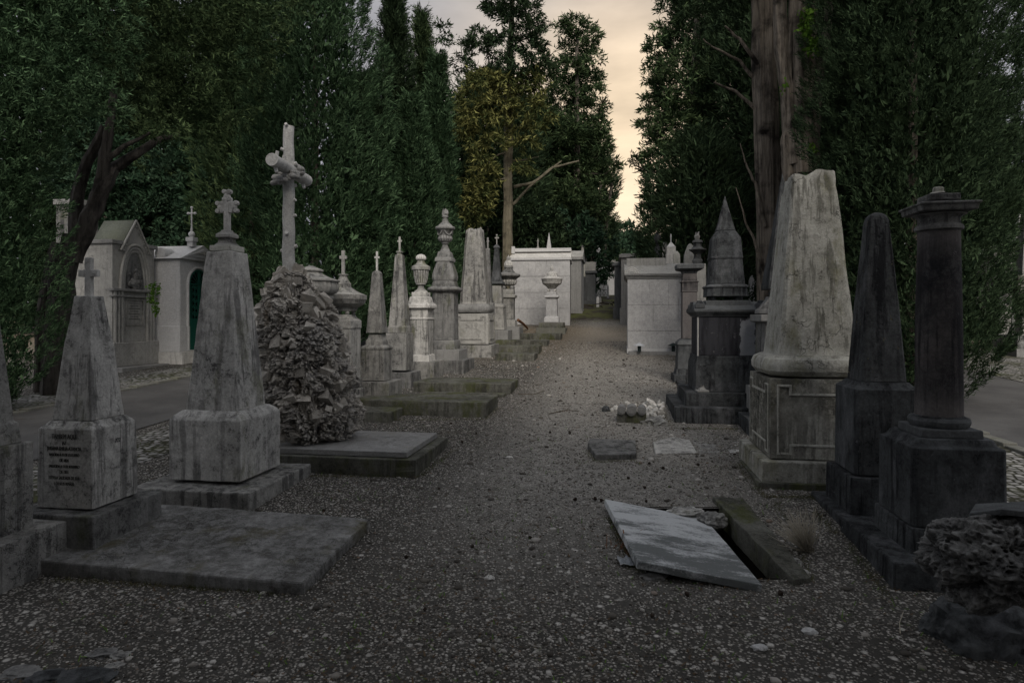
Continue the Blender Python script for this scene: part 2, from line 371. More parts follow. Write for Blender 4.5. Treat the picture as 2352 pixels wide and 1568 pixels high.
ys = sorted(set([round(v, 3) for v in list(np.arange(1.5, 9, .08)) + list(np.arange(9, 40, .4)) + list(np.arange(40, 160, 4.)) + list(np.arange(-30, 1.5, 3.)) + [PIT[2], PIT[3]]]))
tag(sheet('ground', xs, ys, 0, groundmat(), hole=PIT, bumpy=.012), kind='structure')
CB, RD = cobmat(), roadmat()
qs = list(np.arange(-4, 12, .5)) + list(np.arange(12, 60, 1.5))
def strip(name, p0, p1, mat, dz):
    return tag(sheet(name, list(np.linspace(p0, p1, 5)), qs, dz, mat, fn=pq), kind='structure')
strip('road', -7.85, -5.6, RD, .010); strip('road', 4.18, 7.1, RD, .010)
strip('pavement', -5.38, -4.5, CB, .006); strip('pavement', -9.0, -7.87, CB, .014); strip('pavement', 3.0, 4.16, CB, .006); strip('pavement', 7.12, 9.6, CB, .014)
for p0, p1 in ((-7.98, -7.84), (4.06, 4.2)):
    m = MB()
    for k in range(len(qs) - 1):
        a, b = qs[k], qs[k+1]
        if b > 30: break
        nb = int((b - a) / .5)
        for t in range(nb):
            y0 = a + t * .5; x1, y1 = pq((p0 + p1) / 2, y0 + .25)
            m.box((x1, y1, gz(x1, y1) - .005 + .006 * random.Random(y0).random()), (p1 - p0, .485, .09), rz=ROT)
    tag(m.build('kerb', MT['mossy'], bevel=.01), kind='structure')

# loose gravel: real pebbles where they can be told apart
def gravel():
    rg = np.random.default_rng(5)
    ico = bmesh.new(); bmesh.ops.create_icosphere(ico, subdivisions=1, radius=1.0)
    iv = np.array([v.co[:] for v in ico.verts]); fi = np.array([[v.index for v in f.verts] for f in ico.faces]); ico.free()
    N = 120000
    D = 2.3 * (20.0 / 2.3) ** rg.random(N); X = (rg.random(N) * 2 - 1) * np.minimum(D * .84, 3.6 + D * .1) + D * .10
    p = X * CP - D * SP
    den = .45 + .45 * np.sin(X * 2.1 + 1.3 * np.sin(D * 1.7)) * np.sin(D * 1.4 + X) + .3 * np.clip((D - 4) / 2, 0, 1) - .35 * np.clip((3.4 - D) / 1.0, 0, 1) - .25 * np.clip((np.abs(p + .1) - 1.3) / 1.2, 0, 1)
    keep = (p > -4.4) & (p < 2.9) & ~((X > PIT[0]-.03) & (X < PIT[1]+.03) & (D > PIT[2]-.03) & (D < PIT[3]+.03)) & (rg.random(N) < den + .35)
    X, D = X[keep], D[keep]; n = len(X)
    r = (.0028 + .0042 * rg.random(n) ** 2.5) * (1 + .07 * D); u_ = rg.random(n); r[u_ < .03] *= 1.9; r[u_ < .006] *= 1.8
    z = np.array([gz(a, b) + .012 * (mn.noise(Vector((a*1.3, b*1.3, 0))) + .5 * mn.noise(Vector((a*5, b*5, 3)))) for a, b in zip(X, D)])
    sc = np.stack([r * (.7 + .9 * rg.random(n)), r * (.7 + .7 * rg.random(n)), r * (.4 + .4 * rg.random(n))], 1)
    th = rg.random(n) * 6.28
    P = iv[None] * (1 + .35 * (rg.random((n, len(iv), 1)) - .5)) * sc[:, None, :]
    c, s_ = np.cos(th)[:, None], np.sin(th)[:, None]
    Q = np.stack([P[..., 0] * c - P[..., 1] * s_ + X[:, None], P[..., 0] * s_ + P[..., 1] * c + D[:, None], P[..., 2] + (z + r * .15)[:, None]], 2)
    V = Q.reshape(-1, 3); Fa = (fi[None] + (np.arange(n) * len(iv))[:, None, None]).reshape(-1, 3)
    s = NT('pebbles'); g = s.n('ShaderNodeNewGeometry').outputs['Random Per Island']
    rr = s.n('ShaderNodeValToRGB', {0: g}); e = rr.color_ramp.elements; e[0].color = (.04,.036,.032,1); e[1].color = (.44,.425,.40,1)
    for q, cc in ((.5, (.14,.13,.115,1)), (.76, (.22,.205,.185,1)), (.79, (.19,.14,.11,1)), (.81, (.27,.255,.235,1))):
        x = e.new(q); x.color = cc
    m = s.finish(rr.outputs[0]); npmesh('gravel', V, Fa, m)
def npmesh(name, V, Fa, mat, parent=None, smooth=False):
    me = bpy.data.meshes.new(name); k = Fa.shape[1]
    me.vertices.add(len(V)); me.vertices.foreach_set('co', V.astype(np.float32).ravel())
    me.loops.add(Fa.size); me.loops.foreach_set('vertex_index', Fa.astype(np.int32).ravel())
    me.polygons.add(len(Fa)); me.polygons.foreach_set('loop_start', np.arange(0, Fa.size, k, dtype=np.int32))
    if smooth: me.polygons.foreach_set('use_smooth', np.ones(len(Fa), dtype=bool))
    me.update(calc_edges=True); me.materials.append(mat)
    o = bpy.data.objects.new(name, me); COL.objects.link(o)
    if parent: o.parent = parent
    if name in ('gravel', 'fallen_needles', 'weeds', 'leaf_litter'): tag(o, kind='stuff')
    return o
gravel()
def litter(name, n, mat, L, wd, up, seed, area, lab, cat):
    rg = np.random.default_rng(seed); D = area[0] * (area[1] / area[0]) ** rg.random(n); X = (rg.random(n) * 2 - 1) * (D * .55 + .8) + D * .05
    f = np.sin(X * 3.1 + D) * np.sin(D * 2.3 - X) + rg.random(n) * 1.2 > .35
    k = f & ~((X > PIT[0]) & (X < PIT[1]) & (D > PIT[2]) & (D < PIT[3])); X, D = X[k], D[k]; n = len(X)
    z = np.array([gz(a, b) for a, b in zip(X, D)]) + .008
    th = rg.random(n) * 6.28; l = L * (.5 + rg.random(n)); d = np.stack([np.cos(th), np.sin(th), up * rg.random(n)], 1)
    s_ = np.stack([-np.sin(th), np.cos(th), .3 * (rg.random(n) - .5)], 1) * wd
    P = np.stack([X, D, z], 1)
    V = np.stack([P - s_, P + s_, P + d * l[:, None] + s_ * .4, P + d * l[:, None] - s_ * .4], 1).reshape(-1, 3)
    return tag(npmesh(name, V, np.arange(n * 4).reshape(-1, 4), mat), lab, cat)
litter('fallen_needles', 16000, MT['twig'], .035, .0011, .25, 3, (2.3, 9), 'dry needles and twiglets scattered over the gravel', 'needles')
litter('leaf_litter', 5200, MT['litter'], .020, .0055, .5, 13, (2.4, 13), 'small brown dead leaves and cone scales drifted over the gravel', 'leaf litter')
litter('weeds', 2200, MT['leafw'], .022, .0028, 1.2, 9, (2.3, 8), 'tiny green weeds sprouting through the gravel', 'weeds')

# ------------------------------------------------------------------ monuments
def zrow(y, D, hw): return H - (y - HY) / F * (D - hw * 1.14)
C1 = (0, 401.9, .29297); C2 = (516.8, 258.4, .29297); C8 = (516.8, 602.9, .29297); C3 = (803.9, 459.4, .2563); C4 = (1263.3, 488.1, .2380)
C5 = (1665.2, 373.2, .3113); C6 = (1665.2, 803.9, .4028); C7 = (0, 803.9, .4028); C10 = (999.1, 488.1, .2015); C11 = (1297.7, 545.5, .12817)
C12 = (1515.9, 516.8, .3003); C0 = (0, 0, 1); C14 = (2239.5, 488.1, .21974)
class Mon:
    """a monument measured on the photograph and rebuilt at its own distance; local x across the path, y along it"""
    def __init__(s, name, label, cat, xd, D, base_z=None, rot=ROT, group=None, base=None):
        if base:                                  # (row of the near bottom corner, half width there, height of what carries it)
            a = math.atan2(xd - CX, F) + rot; fc = math.cos(a) + abs(math.sin(a)); Dn = (H - base[2]) * F / (base[0] - HY + .05 * F); D = Dn / (1 - 1.14 * base[1] / F / fc)
        s.D = D; s.X = (xd - CX) / F * D; az = math.atan2(s.X, D); a = az + rot
        s.fac = math.cos(a) + abs(math.sin(a)); s.z0 = gz(s.X, D) if base_z is None else base_z
        s.e = empty(name, (s.X, D, s.z0), rot, label, cat, group)
    def hw(s, px, kind): return px * s.D / F / {'sq': s.fac, 'rs': s.fac * .97, 'ch': s.fac * .93, 'c9': s.fac * .97, 'oc': 1.04}.get(kind, 1)
    def z(s, y, hw=0): return zrow(y, s.D, hw) - s.z0
    def part(s, name, kind, mat, C, pts, sink=0, parent=None, **k):
        rr = []; lastz = None
        for i, (cy, h) in enumerate(pts):
            r = s.hw(h * C[2], kind); z = s.z(C[1] + cy * C[2], r)
            rr.append([z, r])
        rr.sort(key=lambda q: 0)                      # order given: bottom to top or top to bottom
        if rr[0][0] > rr[-1][0]: rr.reverse()
        for i in range(1, len(rr)):
            if rr[i][0] < rr[i-1][0] + .0015: rr[i][0] = rr[i-1][0] + .0015
        if sink: rr[0][0] -= sink
        m = MB(); m.loft([ring(kind, r, z, **({'fl': k['fl']} if 'fl' in k else {})) for z, r in rr])
        kw = dict(bevel=.006 if kind in ('sq', 'ch', 'oc', 'c9') else 0); kw.update({a: b for a, b in k.items() if a != 'fl'})
        o = m.build(name, MT[mat], parent or s.e, **kw); s.top = rr[-1][0]; s.rt = rr[-1][1]
        return o
def cross(mon, mat, z0, z1, za, span, t, style='plain', cx=0, arm_t=None):
    m = MB(); at = arm_t or t * 1.05
    if style == 'round':
        m.tube([(cx,0,z0-.01),(cx,0,z1)], t/2, 10); m.sphere((cx,0,z1), t*.8); m.tube([(cx-span,0,za),(cx+span,0,za)], t*.55, 10); m.sphere((cx-span,0,za), t*.85); m.sphere((cx+span,0,za), t*.85)
    else:
        m.box((cx,0,(z0-.01+z1)/2), (t,t*.8,z1-z0+.01))
        for sg in (-1, 1): m.box((cx+sg*(t/2+(span-t/2)/2),0,za), (span-t/2,t*.78,at))
        if style == 'trefoil':
            for px, pz in ((-span,za),(span,za),(0,z1)):
                for dx, dz in ((0,.0),(-.5,.75),(.5,-.75),(.5,.75),(-.5,-.75)):
                    q = t*.42; m.tube([(cx+px+dx*t*.9,-t*.42,pz+dz*t*.9),(cx+px+dx*t*.9,t*.42,pz+dz*t*.9)], q, 10)
    return m.build('cross', MT[mat], mon.e, bevel=.004)
def text(parent, body, size, loc, rot, mat='ink', ex=.0015, xs=1.0):
    cu = bpy.data.curves.new('inscription', 'FONT'); cu.body = body; cu.size = size; cu.extrude = ex; cu.align_x = 'CENTER'
    tmp = bpy.data.objects.new('inscription_tmp', cu); COL.objects.link(tmp)
    me = bpy.data.meshes.new_from_object(tmp.evaluated_get(bpy.context.evaluated_depsgraph_get()))
    bpy.data.objects.remove(tmp); me.materials.clear(); me.materials.append(MT[mat])
    o = bpy.data.objects.new('inscription', me); COL.objects.link(o); o.parent = parent; o.location = loc; o.rotation_euler = rot; o.scale = (xs, 1, 1)
    return o
FRONT = (R(90), 0, 0); RIGHT = (R(90), 0, R(90)); LEFT = (R(90), 0, R(-90))
def key_panel(parent, mat, hw, z0, z1, side, notch=.16, t=.022, d=.014, marg=.12):
    a0, a1 = -hw * (1 - marg), hw * (1 - marg); b0, b1 = z0 + (z1 - z0) * .07, z1 - (z1 - z0) * .07
    n = (a1 - a0) * notch; q = (b1 - b0) * .12
    poly = [(a0,b0),(a0+n,b0),(a0+n,b0+q),(a1-n,b0+q),(a1-n,b0),(a1,b0),(a1,b1),(a1-n,b1),(a1-n,b1-q),(a0+n,b1-q),(a0+n,b1),(a0,b1)]
    fr = {'front': lambda a,b,d_: (a,-hw-d_,b), 'left': lambda a,b,d_: (-hw-d_,-a,b), 'right': lambda a,b,d_: (hw+d_,a,b)}[side]
    m = MB(); m.rect_frame(poly, t, d, fr)
    return m.build('panel_moulding', MT[mat], parent, bevel=.003)
def broken_top(o, zt, amp, seed, zr=.25):
    me = o.data; top = max(v.co.z for v in me.vertices)
    for v in me.vertices:
        if v.co.z > top - zr: pass
    return o
def broken_shaft(mon, kind, mat, y0, h0, y1, h1, amp, seed, C=C0, peak=0.0, tilt=0.0):
    """tapering shaft snapped off at the top, with chipped edges"""
    r0 = mon.hw(h0 * C[2], kind); r1 = mon.hw(h1 * C[2], kind); z0 = mon.z(C[1] + y0 * C[2], r0); z1 = mon.z(C[1] + y1 * C[2], r1)
    m = MB(); NZ, NS = 26, 11; rings = []
    for k in range(NZ + 1):
        t = k / NZ; r = r0 + (r1 - r0) * t; z = z0 + (z1 - z0) * t; rg = []
        base = ring(kind, r, z)
        for i in range(len(base)):
            a = Vector(base[i]); b = Vector(base[(i + 1) % len(base)])
            for q in range(NS): rg.append(a.lerp(b, q / NS))
        rings.append(rg)
    n = len(rings[0]); g = [1 - .33 * j for j in range(1, 4)]
    for rg in rings:
        for i, p in enumerate(rg):
            t = (p.z - z0) / (z1 - z0)
            d = mn.noise(Vector((p.x * 9 + seed, p.y * 9, p.z * 2.0))) * .006
            if t > .86: d -= max(0, mn.noise(Vector((p.x * 14 + seed, p.y * 14, p.z * 9)))) * .07 * (t - .86) / .14
            f = 1 + d / max(r1, .05); p.x *= f; p.y *= f
    def topz(p): return amp * (mn.noise(Vector((p.x * 7 + seed, p.y * 7, 1))) + .5 * mn.noise(Vector((p.x * 21, p.y * 21, seed)))) + peak * math.exp(-((p.x - r1 * .35) / (r1 * .45)) ** 2) + tilt * p.x
    for k in range(NZ - 4, NZ + 1):
        for p in rings[k]: p.z += topz(p) * (k - (NZ - 5)) / 5
    caps = []
    for f in g:
        rg = []
        for p in rings[NZ]:
            v = Vector((p.x * max(f, .02), p.y * max(f, .02), z1)); v.z += topz(v) + amp * .4 * mn.noise(Vector((v.x * 30, v.y * 30, 2))); rg.append(v)
        caps.append(rg)
    m.loft(rings + caps); return m.build('shaft', MT[mat], mon.e, ang=38)
def balls(mon, mat, r, off, z, n=4):
    for sx in (-1, 1):
        for sy in (-1, 1):
            m = MB(); m.sphere((sx*off, sy*off, z), r); m.build('ball_foot', MT[mat], mon.e)

# ---- left row, near to far
# slabs lying on the ground
def slab(name, label, x, y, wx, dy, th, mat, zoff=0.0, rot=ROT, tilt=(0,0), seed=0, joint=False):
    """x, y: near right corner; extends left wx and back dy"""
    e_x = Vector((math.cos(rot), math.sin(rot), 0)); e_y = Vector((-math.sin(rot), math.cos(rot), 0))
    z = gz(x, y) + zoff
    if joint:
        e = empty(name, (x, y, z), rot, label, 'tomb slab')
        m = MB(); m.box((-wx/2, dy/2, th/2 - .06), (wx, dy, th + .06)); m.build('kerb_body', MT['mossy'], e, bevel=.008, sub=4, rough=.02)
        m = MB(); m.box((-wx/2 - .03, dy/2, th + .0), (wx - .14, dy - .12, .05)); m.build('cover_plate', MT['slab'], e, bevel=.004)
        return e
    m = MB(); rnd = random.Random(seed)
    m.box((-wx/2, dy/2, th/2 - .05), (wx, dy, th + .1))
    o = m.build(name, MT[mat], bevel=.012, sub=4, rough=.022, nsz=.18); o.location = (x, y, z); o.rotation_euler = (tilt[0], tilt[1], rot)
    return tag(o, label, 'tomb slab')
slab('tomb_slab', 'wide flat grey slab lying in the left foreground under the plain cross obelisk', -1.15, 3.52, 2.0, 1.0, .072, 'slab', tilt=(R(2.86), R(1.0)))
slab('tomb_slab', 'thick raised slab carrying the rock grotto', -.86, 5.70, 2.35, 1.12, .185, 'mossy', tilt=(R(1), 0), joint=True)
slab('tomb_slab', 'low mossy slab strip just beyond the rock grotto', -1.52, 8.0, 1.1, .85, .13, 'mossy')
slab('tomb_slab', 'thick mossy slab in front of the small cross obelisk', -.33, 8.3, 2.3, .85, .20, 'mossy')
slab('tomb_slab', 'worn grey slab in front of the fluted urn pedestal', -.02, 10.1, 1.6, .9, .17, 'mossy')
slab('tomb_slab', 'dark kerbed step beside the worn grey slab', -.12, 9.85, 1.3, .2, .045, 'mossy')
slab('tomb_slab', 'small flat slab at the foot of the left broken obelisk', .50, 14.6, .9, .8, .16, 'mossy')
slab('tomb_slab', 'broken edged slab behind the small flat slab', .68, 16.2, 1.2, .7, .2, 'mossy')
slab('tomb_slab', 'mossy slab fourth from the white mausoleum', 1.0, 18.3, 1.5, .8, .16, 'mossy')
slab('tomb_slab', 'long mossy slab nearest the white mausoleum on the left', 1.55, 20.4, 1.7, .8, .2, 'mossy')

# L0
m = Mon('obelisk_monument', 'pale obelisk monument cut off by the left edge of the photo', 'obelisk', -45, 3.72)
m.part('plinth', 'sq', 'grey', C0, [(1400, 165), (1275, 165)], sink=.2, bevel=.01, sub=3, rough=.008)
m.part('pedestal', 'sq', 'grey', C0, [(1262, 98), (1040, 98)], bevel=.008, sub=3, rough=.006)
m.part('shaft', 'sq', 'grey', C0, [(1036, 76), (985, 70), (980, 62), (620, 22)], bevel=.006, sub=3, rough=.006)
# L1
m = Mon('obelisk_monument', 'obelisk with a plain stone cross and engraved pedestal on the left foreground slab', 'obelisk', 205, 0, base=(1257, 148, .10))
m.part('plinth', 'sq', 'dim', C7, [(1130, 367), (952, 367)], sink=.06, bevel=.01, sub=4, rough=.010)
m.part('pedestal', 'sq', 'pale', C7, [(912, 241), (700, 238), (455, 233), (430, 205), (408, 182)], bevel=.007, sub=3, rough=.008)
m.part('shaft', 'sq', 'pale', C0, [(968, 70), (800, 49), (679, 29)], bevel=.008, sub=3, rough=.008)
k = m.D / F
cross(m, 'pale', m.top, m.top + 88*k, m.top + 52*k, 24*k, 15*k)
hwp = m.hw(237 * .4028, 'sq')
ztx = m.z(803.9 + 470 * .4028, hwp)
for i, (t, sz) in enumerate((('TAMBEM AQUI', .044), ('JAZ', .03), ('JULIANA EMILIA ATANCIA', .034), ('NASCIDA A 15 DE OUTUBRO', .027), ('DE 1824', .03), ('FALLECIDA A 13 DE SETEMBRO', .026), ('DE 1851', .03), ('ETERNA SAUDADE DE SUA', .03), ('E DE SEUS IRMÃOS', .028))):
    text(m.e, t, sz, (0, -hwp - .0015, ztx - .045 - i * .037), FRONT, xs=.62)
text(m.e, '722', .04, (hwp + .0015, .02, ztx - .10), RIGHT, xs=.8)
# L2
m = Mon('obelisk_monument', 'tall mottled obelisk with a trefoil cross on a moulded cap, left of the rock grotto', 'obelisk', 522, 0, base=(1178, 190, 0))
m.part('plinth', 'sq', 'grey', C0, [(1178, 190), (1133, 190)], sink=.1, bevel=.012, sub=4, rough=.014)
m.part('pedestal', 'sq', 'pale', C0, [(1108, 117), (968, 117), (957, 108), (945, 92)], bevel=.008, sub=3, rough=.008)
m.part('shaft', 'sq', 'pale', C0, [(946, 84), (760, 64), (576, 44)], bevel=.009, sub=4, rough=.010)
m.part('cap', 'sq', 'olive', C1, [(592, 127), (548, 127)], bevel=.006)
m.part('cap', 'sq', 'grey', C1, [(547, 96), (528, 70), (500, 60), (488, 72), (486, 84), (460, 84), (440, 46), (430, 42)], bevel=.003)
k = m.D / F * .29297
cross(m, 'pale', m.top, m.top + 272*k, m.top + 182*k, 58*k, 44*k, 'trefoil')
# L4 grotto with its log cross
def rockwork():
    e = empty('rock_grotto', W(722, 1000, 6.42) * 1.0, 0, 'rough rockwork mound of grey and brown stones carrying the tall log cross', 'rock mound')
    bz = gz(-2, 6.4) + .19; e.location = ((722 - CX) / F * 6.42, 6.42, bz)
    k = 6.42 / F
    prof = [(1012, 655-722, 800-722), (990, 625-722, 822-722), (960, 612-722, 826-722), (900, 604-722, 815-722), (850, 602-722, 806-722), (800, 603-722, 790-722), (750, 606-722, 765-722), (710, 606-722, 748-722), (680, 609-722, 732-722), (655, 622-722, 705-722), (638, 645-722, 690-722), (630, 655-722, 680-722)]
    NZ, NT_ = 170, 210; vs = []; zz = [(1012 - p[0]) * k for p in prof]
    for j in range(NZ + 1):
        z = zz[-1] * j / NZ; L = np.interp(z, zz, [p[1] for p in prof]) * k; Rr = np.interp(z, zz, [p[2] for p in prof]) * k
        cx, rx = (L + Rr) / 2, (Rr - L) / 2 * 1.03; ry = min(rx * 1.0, .42) + .02
        for i in range(NT_):
            t = 2 * math.pi * i / NT_; n = Vector((math.cos(t), math.sin(t), 0)); p = Vector((cx + rx * n.x, ry * n.y, z))
            q = p * 1.0 + Vector((3, 1, 7)); q = q + .10 * mn.noise_vector(q * 5)
            cell = mn.voronoi(q * 9.0)[0]; c2 = mn.voronoi(q * 22.0)[0]
            d = .05 * (.5 - min(cell[0] * 1.3, 1)) + .045 * (min((cell[1] - cell[0]) * 2.2, .55)) + .018 * min((c2[1] - c2[0]) * 2, .8) + .022 * mn.fractal(q * 16, .7, 2.2, 5) + .12 * mn.noise(q * 3.2) + .03 * mn.fractal(q * 30, .6, 2.1, 3) - .05 * max(0, mn.noise(q * 7.0) - .25) * 3 - .03
            p += n * d; p.z += .02 * mn.noise(q * 12); vs.append(p)
    m = MB(); m.loft([vs[j*NT_:(j+1)*NT_] for j in range(NZ+1)])
    # loose looking stones mortared into the face
    rnd = random.Random(4)
    for _ in range(620):
        z = rnd.random() ** .9 * zz[-1]; L = np.interp(z, zz, [p[1] for p in prof]) * k; Rr = np.interp(z, zz, [p[2] for p in prof]) * k
        cx, rx = (L + Rr) / 2, (Rr - L) / 2; ry = min(rx, .42); t = rnd.random() * 6.283
        bf = .90 + .12 * mn.noise(Vector((math.cos(t) * 1.6, math.sin(t) * 1.6, z * 3))); c = Vector((cx + rx * bf * math.cos(t), ry * bf * math.sin(t), z)); r = .008 + .056 * rnd.random() ** 2.6
        rot = Matrix.Rotation(rnd.random() * 6, 3, 'X') @ Matrix.Rotation(rnd.random() * 6, 3, 'Z')
        pts = [c + rot @ Vector(((x_ + rnd.uniform(-.45, .45)) * 1.15, (y_ + rnd.uniform(-.45, .45)) * .9, (z_ + rnd.uniform(-.45, .45)) * .7)) * r for x_, y_, z_ in ((-1,-1,-1),(1,-1,-1),(1,1,-1),(-1,1,-1),(-1,-1,1),(1,-1,1),(1,1,1),(-1,1,1))]
        m.add(pts, [(0,3,2),(0,2,1),(4,5,6),(4,6,7),(0,1,5),(0,5,4),(1,2,6),(1,6,5),(2,3,7),(2,7,6),(3,0,4),(3,4,7)])
    m.build('rockwork', MT['rock'], e, ang=12, sub=1, rough=.012, nsz=.03)
    # log cross
    c = empty('log_cross', (e.location.x, e.location.y, bz + zz[-1] - .08), 0, 'tall pale stone cross carved as knotted logs, standing on the rock grotto', 'cross')
    x0 = (663 - 722) * k; top = (632 - 300) * k + .08; m = MB(); r0, r1 = 14.2 * k, 11.5 * k; rnd = random.Random(2)
    n = 26; m.tube([(x0 + .004 * math.sin(i), 0, top * i / n) for i in range(n + 1)], [(r0 + (r1 - r0) * i / n) * (1 + .03 * rnd.random()) for i in range(n + 1)], 20)
    for t, a, s_ in ((.985, -1.6, .4), (.83, -2.6, .5), (.74, 0, .8), (.5, -.2, .5), (.40, -.1, .5), (.28, -1.5, .9), (.2, .1, .8), (.17, 3.1, .6), (.08, .2, .6), (.60, .3, .5)):
        d = Vector((math.cos(a), math.sin(a), .35)); p = Vector((x0, 0, top * t)) + d * (r0 * .7); m.tube([p, p + d * .028 * (1 + s_ * .5)], [.012 + .012 * s_, .010 + .010 * s_], 10)
    m.build('upright', MT['log'], c, ang=40)
    za = (632 - 402) * k + .08; m = MB(); A = Vector((x0 - .02, -.40, za + .015)); B = Vector((x0 + .055, .40, za - .015))
    dirv = (B - A); m.tube([A + dirv * (i / 12) for i in range(13)], [.060 * (1 + .03 * rnd.random()) for i in range(13)], 20)
    for t, up in ((.12, 1), (.10, -1), (.3, 1), (.82, 1), (.88, -1), (.7, 1)):
        p = A + dirv * t + Vector((0, 0, up * .055)); m.tube([p, p + Vector((.015, -.01, up * .05))], [.019, .016], 10)
    m.build('arm', MT['log'], c, ang=40)
    m = MB()
    for i in range(46):
        t = i / 46 * 6.283; p = Vector((x0 + .115 * math.cos(t), -.03 + .11 * math.sin(t), za - .055 + .07 * math.sin(t + .6))) + Vector((rnd.uniform(-.02,.02), rnd.uniform(-.02,.02), rnd.uniform(-.03,.03)))
        m.sphere(p, .022 + .016 * rnd.random(), 8, 6, (1.2, 1, .8))
    m.build('flower_garland', MT['dim'], c)
rockwork()
# L3b headstone partly hidden left of the grotto
m = Mon('headstone', 'plain dark headstone slab half hidden behind the left side of the rock grotto', 'headstone', 598, 9.3)
m.part('slab_body', 'sq', 'dim', C0, [(865, 30), (706, 30)], sink=.3)
# L5 large urn
m = Mon('urn_monument', 'broad lidded stone urn on a white block, right behind the rock grotto', 'urn', 713.7, 8.2)
m.part('pedestal', 'sq', 'white', C8, [(1100, 150), (440, 140), (432, 185), (366, 185)], sink=.1)
m.part('foot', 'rd', 'pale', C8, [(365, 110), (352, 105), (330, 70), (300, 62), (280, 100), (275, 120)])
m.part('bowl', 'oc', 'grey', C2, [(1480, 125), (1470, 145), (1452, 170), (1432, 170), (1425, 150), (1405, 190), (1380, 206), (1345, 210), (1318, 200), (1312, 214), (1298, 214)])
m.part('lid', 'oc', 'grey', C2, [(1297, 200), (1285, 150), (1265, 100), (1244, 76), (1240, 94), (1226, 94), (1212, 48), (1201, 18)])
# L6 sarcophagus-shaped urn with cross
m = Mon('urn_monument', 'octagonal casket-shaped urn with a small cross on a square pedestal, right of the broad urn', 'urn', 788.4, 8.85)
m.part('plinth', 'sq', 'grey', C8, [(1130, 172), (1008, 168), (1000, 148), (918, 145)], sink=.25, sub=3, rough=.008)
m.part('pedestal', 'sq', 'pale', C8, [(915, 135), (520, 135), (516, 143), (456, 143), (430, 105), (408, 92)], sub=3, rough=.006)
k = m.D / F * .293
balls(m, 'grey', 17 * k, 58 * k, m.top + 14 * k)
m.part('bowl', 'oc', 'grey', C2, [(1556, 98), (1530, 108), (1495, 158), (1463, 170), (1460, 174), (1424, 174)])
m.part('lid', 'oc', 'grey', C2, [(1423, 165), (1405, 120), (1372, 66), (1370, 60), (1336, 58), (1326, 48), (1290, 30), (1276, 28), (1273, 38), (1266, 38)])
cross(m, 'grey', m.top, m.top + 186*k, m.top + 132*k, 29*k, 24*k)
# L7
SM = 'obelisks topped by a small cross'
m = Mon('obelisk_monument', 'shorter slim obelisk with a small cross, standing on the thick mossy slab', 'obelisk', 866, 9.35)
k = m.D / F * .2563
m.part('plinth', 'sq', 'grey', C3, [(1763, 224), (1636, 224)], sink=.1, sub=3, rough=.008)
m.part('pedestal', 'sq', 'grey', C3, [(1622, 136), (1345, 136), (1338, 143), (1322, 143), (1310, 132), (1300, 102), (1262, 98), (1238, 82), (1208, 72), (1198, 66)], sub=2, rough=.005)
m.part('shaft', 'sq', 'grey', C3, [(1192, 96), (656, 46), (641, 38), (632, 18)], sub=3, rough=.006)
cross(m, 'pale', m.top, m.top + 172*k, m.top + 118*k, 23*k, 18*k)
# L8
m = Mon('obelisk_monument', 'taller slim obelisk with a small cross, left of the fluted urn', 'obelisk', 918, 0, base=(889, 49, 0.02))
k = m.D / F * .2563
m.part('plinth', 'sq', 'dim', C3, [(1680, 200), (1550, 190)], sink=.2, sub=3, rough=.008)
m.part('pedestal', 'sq', 'grey', C3, [(1528, 122), (1192, 122)], sub=2, rough=.005)
m.part('shaft', 'sq', 'grey', C3, [(1190, 108), (1137, 106), (1130, 97), (492, 42), (490, 26), (478, 22), (468, 32), (457, 30)], sub=2, rough=.005)
cross(m, 'grey', m.top, m.top + 130*k, m.top + 90*k, 20*k, 17*k)
# L9 fluted urn
m = Mon('urn_monument', 'fluted vase with a ribbed knob on a square pedestal, left of the flame urn', 'urn', 967, 0, base=(866, 53, .05))
m.part('plinth', 'sq', 'grey', C3, [(1590, 207), (1452, 205)], sink=.2, sub=2, rough=.008)
m.part('pedestal', 'sq', 'pale', C3, [(1465, 132), (1392, 126), (1386, 112), (1073, 112), (1068, 120), (1058, 120), (1052, 112), (986, 110), (972, 126), (966, 144), (940, 144), (915, 112), (868, 98), (864, 84), (825, 84)], bevel=.005)
m.part('foot', 'rd', 'grey', C3, [(824, 62), (815, 58), (795, 32), (765, 24), (756, 44), (742, 48)])
m.part('vase', 'fl', 'grey', C3, [(741, 50), (700, 60), (650, 66), (622, 70)], fl=16)
m.part('lid', 'oc', 'grey', C3, [(621, 80), (590, 80), (586, 70), (568, 42), (540, 30), (534, 32)])
m.part('knob', 'fl', 'pale', C3, [(533, 40), (522, 46), (505, 44), (492, 34), (485, 12)], fl=14)
# L10 flame urn
m = Mon('urn_monument', 'tallest urn on the left with carved flames, garlands and a bulging base', 'urn', 1022.5, 0, base=(859, 70, .0))
k = m.D / F * .2563
m.part('plinth', 'sq', 'dim', C3, [(1560, 272), (1440, 268)], sink=.2, sub=2, rough=.008)
m.part('plinth', 'sq', 'dim', C3, [(1446, 205), (1345, 203), (1338, 140), (1262, 134), (1254, 124)])
m.part('pedestal', 'ch', 'dim', C3, [(1253, 120), (835, 116), (828, 122), (812, 146), (800, 155), (786, 153), (768, 120), (722, 106)])
m.part('bulb', 'rs', 'dim', C3, [(720, 112), (708, 119), (680, 121), (640, 112), (600, 98), (565, 84), (548, 82)])
m.part('cap', 'sq', 'dim', C3, [(547, 94), (520, 92), (505, 76), (462, 64), (458, 50)])
m.part('foot', 'rd', 'dim', C3, [(457, 46), (440, 40), (405, 24), (392, 26), (388, 32), (378, 34)])
m.part('bowl', 'fl', 'dim', C3, [(377, 34), (360, 56), (340, 65), (320, 60), (312, 52)], fl=14)
